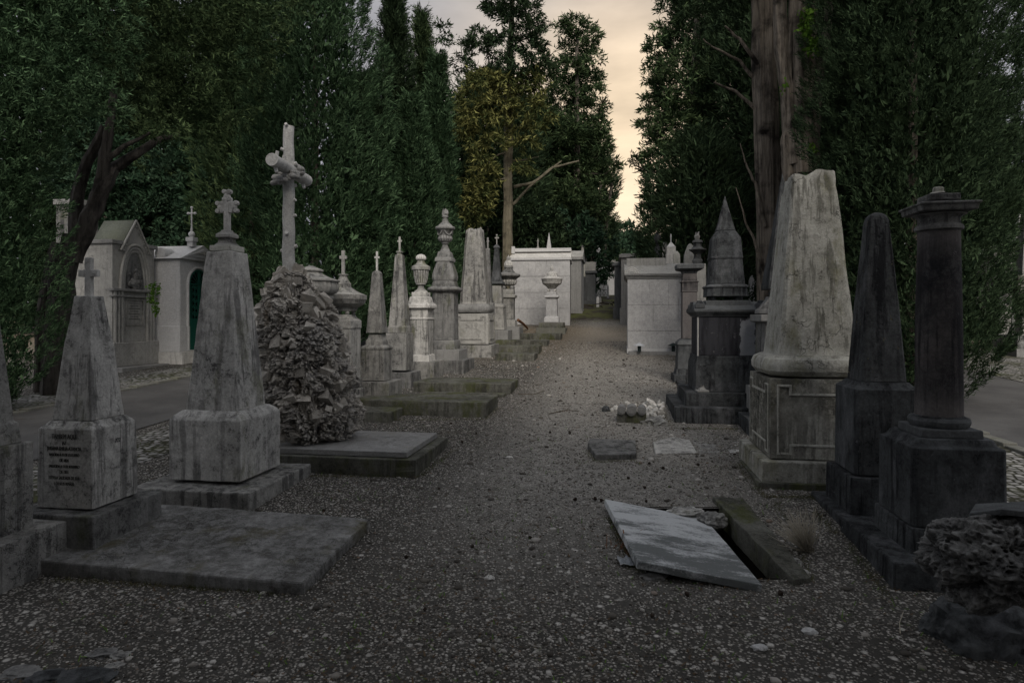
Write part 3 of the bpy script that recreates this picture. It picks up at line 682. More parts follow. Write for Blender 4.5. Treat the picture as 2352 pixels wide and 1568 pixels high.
m.part('bowl', 'rd', 'dim', C3, [(311, 52), (285, 56), (262, 72), (250, 86), (238, 90), (228, 84)])
m.part('lid', 'rd', 'dim', C3, [(227, 70), (212, 54), (195, 32), (170, 22), (152, 22), (150, 30), (140, 28)])
g = MB(); rnd = random.Random(8)
for i in range(26):
    a = rnd.random() * 6.28; r = rnd.random() * 26 * k; z0 = m.top - .01; h = (40 + 36 * rnd.random()) * k
    g.tube([(r*math.cos(a)*.4, r*math.sin(a)*.4, z0), (r*math.cos(a)*1.3, r*math.sin(a)*1.3, z0 + h*.5), (r*math.cos(a+.5), r*math.sin(a+.5), z0 + h)], [.02, .018, .004], 6)
g.build('carved_flames', MT['dim'], m.e)
g = MB(); rb = 66 * k; zb = m.z(C3[1] + 262 * C3[2])
for q in range(4):
    pts = []
    for i in range(9):
        a = (q + i / 8) * math.pi / 2; pts.append((rb*math.cos(a), rb*math.sin(a), zb + (-.13 * math.sin(math.pi * i / 8)) * 1.0))
    g.tube(pts, .012, 6)
g.build('garland', MT['dim'], m.e)
# L11 broken obelisk
m = Mon('broken_obelisk', 'snapped obelisk on a cushion and key-panelled pedestal in the left row', 'obelisk', 1091, 15.9)
m.part('plinth', 'sq', 'grey', C3, [(1398, 222), (1302, 220)], sink=.35, sub=2, rough=.01)
o = m.part('pedestal', 'sq', 'grey', C3, [(1292, 180), (1018, 178)])
key_panel(m.e, 'grey', m.rt, m.top - 274*C3[2]*m.D/F, m.top, 'front', t=.03, d=.02); key_panel(m.e, 'grey', m.rt, m.top - 274*C3[2]*m.D/F, m.top, 'right', t=.03, d=.02)
m.part('cushion', 'rs', 'dim', C3, [(1012, 150), (1005, 172), (985, 184), (960, 184), (938, 170), (930, 145)])
broken_shaft(m, 'ch', 'grey', 930, 134, 258, 78, .06, 5, C=C3)
# L12 thin obelisk, L13 dark obelisk
m = Mon('obelisk_monument', 'very slim obelisk with a small cross directly behind the snapped obelisk', 'obelisk', 1120.5, 18.2)
k = m.D / F * .2563
m.part('shaft', 'sq', 'dim', C3, [(1400, 70), (922, 62), (918, 50), (905, 46), (450, 20), (436, 22), (433, 16)], sink=.6)
cross(m, 'dim', m.top, m.top + 98*k, m.top + 64*k, 11*k, 14*k)
m = Mon('obelisk_monument', 'dark streaked obelisk with a small cross on a pale pedestal, before the ribbed urn', 'obelisk', 1141, 19.6)
k = m.D / F * .2015
m.part('plinth', 'sq', 'dim', C10, [(1445, 182), (1342, 180)], sink=.35)
m.part('pedestal', 'sq', 'grey', C10, [(1338, 122), (1082, 104), (1078, 110), (1046, 108), (1036, 78), (832, 72)])
m.part('shaft', 'sq', 'black', C10, [(812, 98), (790, 96), (784, 74), (740, 58), (720, 54), (410, 28), (402, 38), (382, 36), (366, 16)])
cross(m, 'grey', m.top, m.top + 108*k, m.top + 76*k, 14*k, 14*k, 'round')
# L14 ribbed urn
m = Mon('urn_monument', 'ribbed casket urn with a pointed lid on a pilastered pedestal, left of the white mausoleum', 'urn', 1168, 21.0)
k = m.D / F * .2015
m.part('plinth', 'sq', 'dim', C10, [(1392, 172), (1302, 170)], sink=.5)
m.part('pedestal', 'sq', 'grey', C10, [(1300, 102), (1228, 100), (1222, 76), (975, 76), (968, 98), (940, 102), (934, 76), (872, 74)])
balls(m, 'dim', 22 * k, 45 * k, m.top + 18 * k)
m.part('bowl', 'fl', 'grey', C10, [(832, 60), (815, 86), (785, 98), (765, 90)], fl=16)
m.part('bowl', 'oc', 'dim', C10, [(764, 86), (745, 96), (722, 128), (716, 134), (696, 134)])
m.part('lid', 'oc', 'dim', C10, [(695, 120), (680, 80), (650, 52), (632, 46), (628, 54), (608, 50)])
m.part('finial', 'fl', 'pale', C10, [(606, 50), (580, 52), (555, 40), (540, 22), (522, 22), (515, 28), (508, 12), (486, 4)], fl=10)
# L15 small urn in front of mausoleum
m = Mon('urn_monument', 'pale chipped urn on a slender pedestal right in front of the left white mausoleum', 'urn', 1267.8, 22.9)
k = m.D / F * .2563
m.part('plinth', 'sq', 'mossy', C3, [(1180, 142), (1147, 140), (1145, 120), (1097, 118)], sink=.5)
m.part('pedestal', 'sq', 'white', C3, [(1094, 72), (1050, 68), (1040, 54), (886, 50), (880, 54), (870, 70), (856, 68), (850, 48), (822, 45)])
balls(m, 'pale', 12 * k, 28 * k, m.top + 12 * k)
m.part('bowl', 'rd', 'pale', C3, [(794, 34), (770, 52), (745, 86), (712, 92), (702, 98), (698, 96)])
m.part('lid', 'oc', 'pale', C3, [(697, 86), (682, 58), (652, 46), (648, 40), (632, 20), (620, 16), (604, 16), (598, 6), (578, 3)])

# ---- right row
# R1 red column monument
m = Mon('column_monument', 'rust-streaked square pillar with a broad flat capital, left of the black pyramid monument', 'column', 1583, 0, base=(881.7, 42, 0))
m.part('plinth', 'sq', 'black', C12, [(1218, 140), (1150, 138), (1146, 118), (1105, 112)], sink=.25, sub=2, rough=.01)
m.part('pedestal', 'sq', 'black', C12, [(1104, 106), (925, 100), (915, 108), (900, 104), (884, 90), (870, 68)])
m.part('shaft', 'sq', 'red', C12, [(868, 62), (512, 60)])
m.part('carved_band', 'sq', 'red', C12, [(510, 66), (500, 64), (440, 64), (432, 76), (425, 60), (370, 56)])
m.part('capital', 'sq', 'black', C12, [(368, 58), (350, 64), (338, 96), (330, 108), (300, 112), (294, 108)])
# R2 flame urn on roof behind
m = Mon('urn_monument', 'dark flame-topped urn with a wide brim, behind the rust-streaked pillar', 'urn', 1602, 13.5)
k = m.D / F * .2380
m.part('pedestal', 'sq', 'grey', C4, [(1350, 80), (495, 78), (492, 70)], sink=.2)
m.part('bowl', 'rd', 'blacky', C4, [(490, 42), (460, 52), (440, 36), (400, 34), (385, 44), (362, 70), (352, 82), (345, 80)])
m.part('lid', 'rd', 'blacky', C4, [(344, 60), (320, 40), (290, 38), (285, 50), (268, 48), (262, 34)])
g = MB()
for i in range(16):
    a = i * 2.4; r = 22 * k * (.4 + .6 * ((i * 7) % 5) / 5); g.tube([(r*math.cos(a)*.5, r*math.sin(a)*.5, m.top-.01), (r*math.cos(a)*1.5, r*math.sin(a)*1.5, m.top + 35*k), (r*math.cos(a+.6), r*math.sin(a+.6), m.top + (50 + 15*(i%3))*k)], [.022, .02, .005], 6)
g.build('carved_flames', MT['dim'], m.e)
# R3 black pyramid monument
m = Mon('pyramid_monument', 'massive blackened monument with a pointed pyramid on ball feet', 'monument', 1665, 0, base=(979, 141, 0))
k = m.D / F * .3003
m.part('lower_step', 'sq', 'black', C12, [(1545, 470), (1412, 470)], sink=.12, sub=4, rough=.014, bevel=.01)
m.part('upper_step', 'sq', 'black', C12, [(1402, 375), (1292, 372)], sub=4, rough=.010, bevel=.01)
m.part('base_block', 'sq', 'black', C12, [(1280, 285), (1068, 282), (1040, 272), (1010, 268), (1004, 258)], sub=3, rough=.006)
s_ = NT('blackened_stone_with_pale_patch')
v_ = s_.n('ShaderNodeTexCoord').outputs['Object']; nn = s_.noise(s_.scale(v_, 10, 10, 1.2), 1, 8, .65); n5 = s_.noise(v_, 14, 8, .7)
c_ = s_.mix(s_.rng(nn, .45, .62), (.035,.036,.042), (.014,.014,.017)); c_ = s_.mix(s_.rng(n5, .62, .68, 0, .6), c_, (.13,.13,.14))
sx = s_.n('ShaderNodeSeparateXYZ', {0: v_}); hwd = m.hw(256 * .3003, 'sq'); zmid = m.z(C12[1] + 860 * C12[2], hwd)
dx = s_.math('ABSOLUTE', s_.math('SUBTRACT', sx.outputs[0], hwd * .56)); dz = s_.math('ABSOLUTE', s_.math('SUBTRACT', sx.outputs[2], zmid))
dd = s_.math('MAXIMUM', s_.math('MULTIPLY', dx, 1 / .10), s_.math('MULTIPLY', dz, 1 / .25)); dd = s_.math('ADD', dd, s_.math('MULTIPLY', s_.noise(v_, 9, 7, .7), 1.2))
c_ = s_.mix(s_.rng(dd, 1.62, 1.5), c_, s_.mix(n5, (.16,.17,.185), (.27,.28,.30)))
MT['blackp'] = s_.finish(c_, n5, .6, .012)
m.part('die', 'sq', 'blackp', C12, [(1002, 256), (702, 254)])
zt = m.top; rd_ = m.rt
pm = MB(); pm.box((-rd_ - .004, -rd_ + .04, zt - (300*k)/2), (.02, .07, 296*k)); pm.build('corner_pilaster', MT['pale'], m.e, bevel=.004)
m.part('cornice', 'sq', 'black', C12, [(701, 262), (690, 268), (672, 288), (664, 296), (656, 298), (646, 300)])
rc = m.rt; zc = m.top; hr = 62 * k
g = MB(); q = rc * .62
g.add([(-rc,-rc,zc+.002),(rc,-rc,zc+.002),(rc,rc,zc+.002),(-rc,rc,zc+.002),(-rc*.92,-q*.35,zc+hr),(rc*.92,-q*.35,zc+hr),(rc*.92,q*.35,zc+hr),(-rc*.92,q*.35,zc+hr)], [(0,1,5,4),(1,2,6,5),(2,3,7,6),(3,0,4,7),(4,5,6,7),(3,2,1,0)])
g.box((0, 0, zc + hr * .55), (q*2, q*1.9, hr * 1.05 + .01)); g.build('ridged_lid', MT['black'], m.e, bevel=.006)
for sx_ in (-1, 1):
    for sy_ in (-1, 1):
        g = MB(); r_ = 34*k; g.loft([ring('sq', r_, 0), ring('sq', r_, .05), ring('sq', r_*.55, .075), ring('sq', r_*.5, .10)]); o = g.build('corner_acroterion', MT['black'], m.e, bevel=.004); o.location = (sx_*rc*.82, sy_*rc*.80, zc + .02)
zb = zc + hr + .006
balls(m, 'black', 20 * k, 95 * k, zb + 19 * k)
zb += 36 * k
def up(m, name, kind, mat, pts, z0, y0, **kw):   # rows given relative to y0 at height z0
    rr = [(z0 + (y0 - y) * k, m.hw(h * C12[2], kind)) for y, h in pts]
    g = MB(); g.loft([ring(kind, r, z) for z, r in rr]); return g.build(name, MT[mat], m.e, bevel=.005, **kw)
up(m, 'block', 'ch', 'black', [(545, 158), (482, 156), (478, 164), (470, 164), (462, 158), (452, 134)], zb, 545)
up(m, 'tapered_body', 'ch', 'black', [(451, 138), (268, 122), (258, 128), (248, 128), (246, 124), (108, 112), (98, 108), (46, 72)], zb + 0, 545, sub=2, rough=.006)
up(m, 'pyramid', 'ch', 'blacky', [(43, 74), (36, 70), (-222, 2)], zb, 545, sub=2, rough=.005)
g = MB(); g.box((0,0,.012), (.15,.13,.024)); g.loft([ring('sq', .045, .024), ring('sq', .03, .05), ring('rd', .02, .08, n=4)]); o = g.build('broken_finial', MT['dim'], bevel=.004)
pz = m.z(C12[1] + 1292 * C12[2], m.hw(372*.3003, 'sq')); rs2 = m.hw(330*.3003, 'sq')
o.location = m.e.location + Matrix.Rotation(ROT, 3, 'Z') @ Vector((-rs2*.72, -rs2*.98, pz + .004)); tag(o, 'small broken carved fragment lying on the step of the black pyramid monument', 'fragment')
# R5 thin dark obelisk behind
m = Mon('obelisk_monument', 'dark needle obelisk on ball feet half hidden behind the big snapped obelisk', 'obelisk', 1797, 7.7)
k = m.D / F * .3113
m.part('plinth', 'sq', 'black', C0, [(1022, 112), (968, 112)], sink=.12, sub=3, rough=.01)
m.part('pedestal', 'sq', 'dim', C0, [(966, 84), (900, 82), (895, 62), (742, 58), (738, 72), (722, 72)])
m.part('pedestal', 'oc', 'dim', C5, [(1113, 188), (1085, 186), (1060, 160), (1010, 120), (985, 112)])
balls(m, 'black', 24 * k, 62 * k, m.top + 22 * k)
m.part('shaft', 'sq', 'blacky', C5, [(930, 150), (905, 150), (500, 76), (180, 22), (82, 2)], sub=2, rough=.006)
# R6 big broken obelisk
m = Mon('broken_obelisk', 'big pale olive-stained obelisk snapped at the top, on a thick cushion and panelled pedestal', 'obelisk', 1856, 0, base=(1136, 170, 0))
m.part('ledge', 'sq', 'mossy', C0, [(1138, 172), (1120, 170)], sink=.1, sub=3, rough=.012)
m.part('plinth', 'sq', 'olive', C0, [(1119, 160), (1069, 158)], sub=4, rough=.012, bevel=.01)
m.part('pedestal', 'sq', 'panelled', C0, [(1061, 133), (873, 131)], sub=3, rough=.004)
hp = m.rt; z1 = m.top; z0 = z1 - 188 * m.D / F * .93
key_panel(m.e, 'olive', hp, z0, z1, 'front', t=.02, d=.013); key_panel(m.e, 'olive', hp, z0, z1, 'left', t=.02, d=.013)
text(m.e, '230', .055, (-hp - .004, .05, z0 + (z1 - z0) * .66), LEFT, xs=.8)
m.part('cushion', 'rs', 'olive', C0, [(870, 104), (866, 122), (856, 131), (842, 132), (828, 126), (820, 112), (817, 100)], sub=1, rough=.008)
broken_shaft(m, 'c9', 'olive', 818, 98, 398, 53, .035, 11, peak=.04)
# R7 black rounded obelisk
m = Mon('obelisk_monument', 'black round-topped obelisk between the big snapped obelisk and the black column', 'obelisk', 2012, 0, base=(1225, 143, 0))
m.part('lower_plinth', 'sq', 'black', C0, [(1226, 143), (1200, 141)], sink=.1, sub=4, rough=.012, bevel=.01)
m.part('plinth', 'sq', 'black', C0, [(1191, 108), (1103, 106)], sub=3, rough=.006, bevel=.008)
m.part('pedestal', 'c9', 'black', C0, [(1097, 86), (897, 85), (888, 72), (879, 64)], sub=2, rough=.004)
m.part('shaft', 'c9', 'blacky', C0, [(878, 59), (700, 45), (520, 27), (505, 25.5), (495, 21), (490, 14), (488, 5)], sub=2, rough=.006)
# R8 column
m = Mon('column_monument', 'round dark column with a square capital and broken stub on top, at the right', 'column', 2156, 0, base=(1378, 212, 0))
m.part('base_slab', 'sq', 'black', C0, [(1380, 212), (1313, 210)], sink=.1, sub=4, rough=.014, bevel=.012)
m.part('plinth', 'sq', 'black', C0, [(1288, 134), (1224, 132)], sub=3, rough=.006, bevel=.008)
m.part('die', 'c9', 'black', C0, [(1221, 123), (1036, 121), (1028, 108), (1012, 99)], sub=2, rough=.004)
m.part('base_plate', 'sq', 'black', C0, [(1010, 83), (989, 82)], bevel=.008)
m.part('base_ring', 'rd', 'black', C0, [(987, 58), (982, 61), (974, 62), (967, 59), (964, 52), (961, 50)])
m.part('shaft', 'rd', 'red', C0, [(960, 48), (740, 46), (526, 42)], sub=2, rough=.008)
m.part('neck_ring', 'rd', 'dim', C0, [(525, 43), (521, 48), (515, 48.5), (511, 46), (509, 42), (496, 42), (490, 46), (484, 55)], sub=1)
m.part('capital', 'sq', 'dim', C0, [(483, 62), (479, 74), (466, 76), (464, 81), (459, 81)], bevel=.005, sub=2, rough=.006)
m.part('top_block', 'sq', 'dim', C0, [(458, 43), (442, 42)], bevel=.008, sub=3, rough=.012)
m.part('broken_stub', 'rd', 'olive', C0, [(441, 18), (438, 12), (430, 11), (428, 9)], sub=2, rough=.02)

# ------------------------------------------------------------------ rocks, open grave and small things
def rockmesh(r, seed, sc=(1,1,1), sub=4, amp=.35, freq=1.6, pits=0.0, flat=0.0):
    b = bmesh.new(); bmesh.ops.create_icosphere(b, subdivisions=sub, radius=1.0); o = Vector((seed * 3.1, seed * 1.7, seed))
    for v in b.verts:
        n = v.co.normalized(); d = 1 + amp * mn.fractal(n * freq + o, .9, 2.1, 5)
        if pits:
            c = mn.voronoi((n + o) * 6.5)[0]; d -= pits * .5 * max(0, .30 - c[0]); c = mn.voronoi((n + o) * 14)[0]; d -= pits * .32 * max(0, .36 - c[0]); c = mn.voronoi((n + o) * 27)[0]; d -= pits * .16 * max(0, .36 - c[0]); d += .06 * (.5 - abs(mn.noise(n * 3.1 + o))) + .02 * (.4 - abs(mn.noise(n * 11 + o))) + .02 * mn.noise(n * 30 + o)
        v.co = Vector((n.x * sc[0], n.y * sc[1], n.z * sc[2])) * d * r
        if flat and v.co.z > flat * r: v.co.z = flat * r + (v.co.z - flat * r) * .12
    me = bpy.data.meshes.new('rock'); b.to_mesh(me); b.free(); me.shade_smooth(); me.set_sharp_from_angle(angle=R(35)); return me
def rock(name, mat, loc, r, seed, label, cat, group=None, rz=0, **k):
    me = rockmesh(r, seed, **k); me.name = name; me.materials.append(MT[mat]); o = bpy.data.objects.new(name, me); COL.objects.link(o); o.location = loc; o.rotation_euler = (0, 0, rz)
    return tag(o, label, cat, group)
p = W(2290, 1280, 2.8); rock('porous_rock', 'lava', p, .26, 3, 'large pitted volcanic-looking rock at the bottom right corner', 'rock', sc=(1.1, .85, .70), sub=6, pits=1.3, amp=.36)
p = gnd(2230, 1500); rock('boulder', 'black', p + Vector((.17, .14, -.03)), .27, 7, 'dark boulder under the pitted rock in the bottom right corner', 'rock', sc=(1.15, .9, .75), sub=5, amp=.3)
g = MB(); P = [W(2226, 1178, 2.85), W(2240, 1156, 3.0), W(2372, 1150, 3.0), W(2372, 1176, 2.7), W(2300, 1168, 2.72)]
g.add([q for q in P] + [q + Vector((0, 0, -.025)) for q in P], [(0,1,2,3,4)[::-1], (5,6,7,8,9)] + [(i, (i+1)%5, (i+1)%5+5, i+5) for i in range(5)])
tag(g.build('broken_plate', MT['black'], bevel=.004), 'thin broken stone plate resting on top of the pitted rock', 'stone plate')
# opened grave
x0, x1, y0, y1 = PIT; g = MB(); zg = gz(1.2, 4.3); dpt = .75; e_ = .012
vs = [(x0-e_, y0-e_), (x1+e_, y0-e_), (x1+e_, y1+e_), (x0-e_, y1+e_)]
g.add([(a, b, gz(a, b) + .004) for a, b in vs] + [(a, b, zg - dpt) for a, b in vs], [(0,1,5,4), (1,2,6,5), (2,3,7,6), (3,0,4,7), (4,5,6,7)])
tag(g.build('grave_pit', MT['soil'], sub=4, rough=.03, nsz=.2), kind='structure')
def at(xd, yd, h):
    D = 4.0
    for _ in range(30): D = (H - gz((xd-CX)/F*D, D) - h) * F / (yd - HY)
    return Vector(((xd-CX)/F*D, D, gz(0, D) + h))
A, B, Cc, Dd = at(1389, 1145, .07), at(1621, 1191, -.05), at(1752, 1343, .035), at(1465, 1288, .105)
e = empty('grave_cover', (A + B + Cc + Dd) / 4, 0, 'tilted white and grey stained marble slab slipped off the open grave', 'grave cover')
ce = e.location.copy(); n_ = (B - A).cross(Dd - A).normalized(); n_ = n_ if n_.z > 0 else -n_
top = [A - ce, B - ce, Cc - ce, Dd - ce]; bot = [q - n_ * .046 for q in top]
g = MB(); g.add(top + bot, [(0,1,2,3), (7,6,5,4), (0,4,5,1), (1,5,6,2), (2,6,7,3), (3,7,4,0)]); g.build('marble_slab', MT['marble'], e, bevel=.006, sub=4, rough=.006)
# kerb beam along the right of the pit
g = MB(); a1, a2 = gnd(1665, 1150), gnd(1706, 1150); b1, b2 = gnd(1787, 1338), gnd(1862, 1334)
a1.x = PIT[1] - .03; b1.x = PIT[1] - .02; b1.y = PIT[2] - .1
n = 14; rings = []
for i in range(n + 1):
    t = i / n; L = a1.lerp(b1, t); Rr = a2.lerp(b2, t); L.z = gz(L.x, L.y); Rr.z = gz(Rr.x, Rr.y); wv = .012 * mn.noise(Vector((t * 9, 1, 2)))
    rings.append([L + Vector((0, 0, -.13)), L + Vector((wv, 0, .035)), Rr + Vector((wv, 0, .022)), Rr + Vector((.03 + wv * 3, 0, -.05))])
g.loft(rings); tag(g.build('grave_kerb', MT['mossy'], bevel=.006, sub=2, rough=.014), 'narrow crumbling kerb beam along the right side of the open grave', 'kerb')
rock('rubble', 'grey', gnd(1640, 1190) + Vector((0, 0, -.02)), .085, 21, 'rubble lump wedged between the tilted slab and the grave kerb', 'rubble', sc=(1.2, 1, .7))
rock('rubble', 'pale', gnd(1575, 1172) + Vector((0, 0, -.01)), .09, 23, 'flat pale stone just behind the tilted slab', 'rubble', sc=(1.4, .8, .35), flat=.25)
# stones of the rim
for i, (xd, yd, r, sd, mt) in enumerate(((1500, 1325, .05, 31, 'slab'), (1815, 1290, .045, 33, 'grey'), (1830, 1315, .05, 36, 'grey'))):
    rock('loose_stone', mt, gnd(xd, yd) + Vector((0, 0, .0)), r, sd, ('low dark stone under the front edge of the tilted slab', 'small stone right of the open grave, nearer the dry tuft', 'small stone right of the open grave, nearer the viewer')[i], 'stone', sc=(1.5, 1, .45), sub=3)
# dry tuft
base = gnd(1856, 1268); rg = np.random.default_rng(3); m = MB()
for i in range(150):
    a = rg.normal(-.45, .42); b_ = rg.normal(0, .3); L = .17 + .13 * rg.random(); d = Vector((math.sin(a), math.sin(b_), math.cos(a))).normalized(); bend = Vector((rg.normal(0, .03), rg.normal(0, .03), rg.normal(0, .01)))
    st = Vector((rg.normal(0, .015), rg.normal(0, .015), 0)); m.tube([st, st + d * L * .5, st + d * L + bend], [.0022, .0018, .0009], 4)
o = m.build('dry_tuft', MT['straw'], ang=180); o.location = base; tag(o, 'pale dry tuft of wiry stems beside the grave kerb', 'dry plant')
# dead stalks and plastic at the left of the slab
base = gnd(1420, 1262); m = MB()
for i in range(26):
    st = Vector((rg.normal(0, .05), rg.normal(.08, .12), -.01)); d = Vector((rg.normal(.1, .5), rg.normal(0, .5), .7 * rg.random() + .1)); L = .05 + .09 * rg.random(); m.tube([st, st + d * L * .6, st + d * L], [.003, .0025, .001], 4)
m.tube([(.06,-.05,-.02), (.045,0,.05), (.04,.05,.11)], [.006,.007,.004], 5); m.tube([(.08,-.03,.0), (.05,-.09,.02), (.06,-.14,.0)], [.008,.006,.003], 5)
o = m.build('dead_stalks', MT['brown'], ang=180); o.location = base; tag(o, 'brown dead stalks and dried leaves at the left edge of the tilted slab', 'dead plant')
m = MB(); N = 9; vs = []
for j in range(N):
    for i in range(N): vs.append((i * .02 + .01 * mn.noise(Vector((i, j, 3))), j * .016, .02 + .022 * mn.noise(Vector((i * .7, j * .7, 5)))))
m.add(vs, [(j*N+i, j*N+i+1, (j+1)*N+i+1, (j+1)*N+i) for j in range(N-1) for i in range(N-1)]); o = m.build('plastic_scrap', MT['plastic'], ang=180); o.location = gnd(1425, 1305); tag(o, 'crumpled clear plastic scrap at the front left corner of the tilted slab', 'plastic')
# flat stones
def flatstone(name, pts, th, mat, label, tilt=0):
    P = [gnd(x, y) for x, y in pts]; c = sum(P, Vector()) / len(P); n = len(P); g = MB()
    g.add([q - c + Vector((0, 0, th + tilt * (q.x - c.x))) for q in P] + [q - c + Vector((0, 0, -.03)) for q in P], [tuple(range(n)), tuple(range(2*n-1, n-1, -1))] + [(i, i + n, (i+1) % n + n, (i+1) % n) for i in range(n)])
    o = g.build(name, MT[mat], bevel=.01, sub=3, rough=.012, nsz=.08); o.location = c; return tag(o, label, 'stone slab')
flatstone('stone_block', [(1350, 1030), (1368, 1057), (1462, 1055), (1460, 1022), (1355, 1018)], .055, 'dim', 'dark grey flat block lying alone on the gravel path')
flatstone('stone_slab', [(1505, 1046), (1602, 1044), (1584, 1014), (1545, 1007), (1500, 1018)], .02, 'pale', 'pale broken slab on the gravel in front of the panelled pedestal')
flatstone('stone_slab', [(1608, 1044), (1655, 1040), (1640, 1022), (1590, 1014)], .008, 'grey', 'half buried slab fragment right of the pale broken slab')
flatstone('stone_slab', [(1675, 1041), (1700, 1042), (1698, 1034), (1672, 1033)], .008, 'pale', 'pale slab sliver against the dark plinth by the panelled pedestal')
flatstone('stone_block', [(1555, 886), (1575, 890), (1574, 880), (1553, 876)], .06, 'black', 'small dark block between the right white mausoleum and the rusty pillar')
# carved scroll fragment and stones
e = empty('carved_fragment', gnd(1455, 972) + Vector((0, .12, 0)), R(-12), 'carved capital fragment with three rolled scrolls among white rocks', 'carved stone')
g = MB(); g.box((0, 0, .05), (.36, .22, .13)); g.build('block', MT['mossy'], e, bevel=.01, sub=3, rough=.014)
for i, x_ in enumerate((-.125, 0, .125)):
    g = MB(); r_ = .052 if i != 1 else .062; g.tube([(x_, -.14, .155), (x_, .12, .155)], r_, 18); g.tube([(x_, -.155, .155), (x_, -.139, .155)], r_ * .6, 14); g.build('scroll', MT['dim'], e, sub=1, rough=.006, ang=50)
rock('boulder', 'grey', gnd(1508, 978) + Vector((0, .1, .02)), .13, 12, 'low rounded grey boulder between the carved fragment and the black steps', 'rock', sc=(1.15, .8, .62), sub=4)
rnd = random.Random(11); src = [rockmesh(.04, 40 + i, sc=(1.2, .9, .75), sub=2, amp=.5) for i in range(5)]
for me in src: me.name = 'pale_rock'; me.materials.append(MT['pale'])
for i in range(44):
    if i < 30: xd, yd = rnd.uniform(1484, 1528), rnd.uniform(932, 966)
    else: xd, yd = rnd.uniform(1402, 1490), rnd.uniform(930, 950)
    o = bpy.data.objects.new('pale_rock', src[i % 5]); COL.objects.link(o); q = gnd(xd, yd); o.location = q + Vector((0, 0, .015 + .05 * rnd.random() * (i < 30))); o.rotation_euler = (rnd.random() * 6, rnd.random() * 6, rnd.random() * 6); o.scale = [.55 + .7 * rnd.random()] * 3
    tag(o, 'angular pale rock chunk in the heap around the carved scroll fragment', 'rock', 'pale rock chunks heaped by the carved fragment')
rock('boulder', 'black', gnd(1392, 945) + Vector((0, .02, .02)), .055, 15, 'small black stone at the left end of the pale rock heap', 'rock', sub=3)
# foreground bottom-left stones
for i, (xd, yd, r, mt, lab) in enumerate(((195, 1562, .10, 'black', 'large flat bluish stone at the bottom left edge'), (110, 1568, .075, 'black', 'flat bluish stone left of the largest one at the bottom edge'), (232, 1500, .05, 'dim', 'dark flat stone half sunk in the soil, bottom left'), (278, 1505, .04, 'grey', 'brownish grey stone beside the dark sunken one, bottom left'), (262, 1530, .035, 'grey', 'white pointed chip at the bottom left'), (50, 1545, .07, 'dim', 'dim paving stone nearest the bottom left corner'))):
    rock('loose_stone', mt, gnd(xd, min(yd, 1560)) + Vector((0, 0, 0)), r, 50 + i, lab, 'stone', sc=(1.2, .9, .3), sub=3, flat=.2)
for i, (xd, yd, r, lab) in enumerate(((1745, 1490, .028, 'small white stone right of centre near the bottom edge'), (1860, 1452, .03, 'white flake on the gravel below the dark column slab'), (1170, 1052, .03, 'pale beige stone on the path beside the raised grotto slab'), (1125, 1330, .026, 'reddish stone alone on the middle of the gravel'))):
    rock('loose_stone', 'white' if i < 2 else 'pale', gnd(xd, yd) + Vector((0, 0, .005)), r, 70 + i, lab, 'stone', sc=(1.3, .9, .5), sub=2)
def edge_grass(seed=17):
    rg = np.random.default_rng(seed); P = []
    for (xa, ya), (xb, yb), n in (((135, 1330), (690, 1364), 260), ((695, 1362), (833, 1220), 90), ((322, 1150), (600, 1178), 160), ((640, 1092), (960, 1094), 150), ((965, 1094), (1048, 1032), 80), ((840, 965), (1115, 963), 120), ((1120, 962), (1142, 938), 40), ((1690, 1065), (1752, 1138), 120), ((1750, 1140), (1905, 1142), 140), ((1870, 1175), (1925, 1228), 60), ((1945, 1250), (2040, 1382), 90), ((1525, 945), (1540, 982), 40), ((1540, 984), (1690, 986), 90), ((1400, 1190), (1460, 1310), 160), ((1780, 1150), (1860, 1330), 120), ((1348, 1035), (1368, 1058), 40), ((1368, 1060), (1462, 1058), 50)):
        a, b = gnd(xa, ya), gnd(xb, yb)
        for t in rg.random(n * 3):
            q = a.lerp(b, t); P.append((q.x + rg.normal(0, .02), q.y - abs(rg.normal(0, .03)), 0))
    P = np.array(P); P[:, 2] = [gz(x, y) for x, y in P[:, :2]]; n = len(P)
    d = rg.normal(0, .55, (n, 3)); d[:, 2] = .3 + .7 * rg.random(n); l = (.018 + .03 * rg.random(n) ** 2)[:, None]; s_ = np.cross(d, rg.normal(0, 1, (n, 3))); s_ /= np.linalg.norm(s_, axis=1)[:, None]; s_ *= .0016
    V = np.stack([P - s_, P + s_, P + d * l + s_ * .2, P + d * l - s_ * .2], 1).reshape(-1, 3)
    o = npmesh('grass', V, np.arange(n*4).reshape(-1, 4), MT['edgegrass']); tag(o, 'short dry and green grass blades along the feet of the slabs and plinths', 'grass', kind='stuff')
edge_grass()
# cones
cm = rockmesh(.0125, 90, sc=(1, 1, 1.1), sub=2, amp=.5, freq=3.5); cm.name = 'cypress_cone'; cm.materials.append(MT['cone'])
n = 0
while n < 110:
    D = 3.0 + 11 * rnd.random() ** .8; X = rnd.uniform(-2, 3.2) + D * .08
    if PIT[0] - .1 < X < PIT[1] + .1 and PIT[2] - .1 < D < PIT[3] + .1: continue
    o = bpy.data.objects.new('cypress_cone', cm); COL.objects.link(o); o.location = (X, D, gz(X, D) + .01); s_ = .7 + .6 * rnd.random(); o.scale = (s_,)*3; o.rotation_euler = (rnd.random()*6, rnd.random()*6, 0)
    tag(o, 'small dark cypress cone lying on the gravel', 'cone', 'cypress cones scattered on the gravel'); n += 1
def twig(pts, r, mat, label, cat='twig'):
    P = [gnd(x, y, .012) for x, y in pts]; c = P[0].copy(); m = MB(); m.tube([q - c for q in P], [r * (1 - .6 * i / len(P)) for i in range(len(P))], 6); o = m.build('fallen_twig', MT[mat], ang=60); o.location = c; tag(o, label, cat)
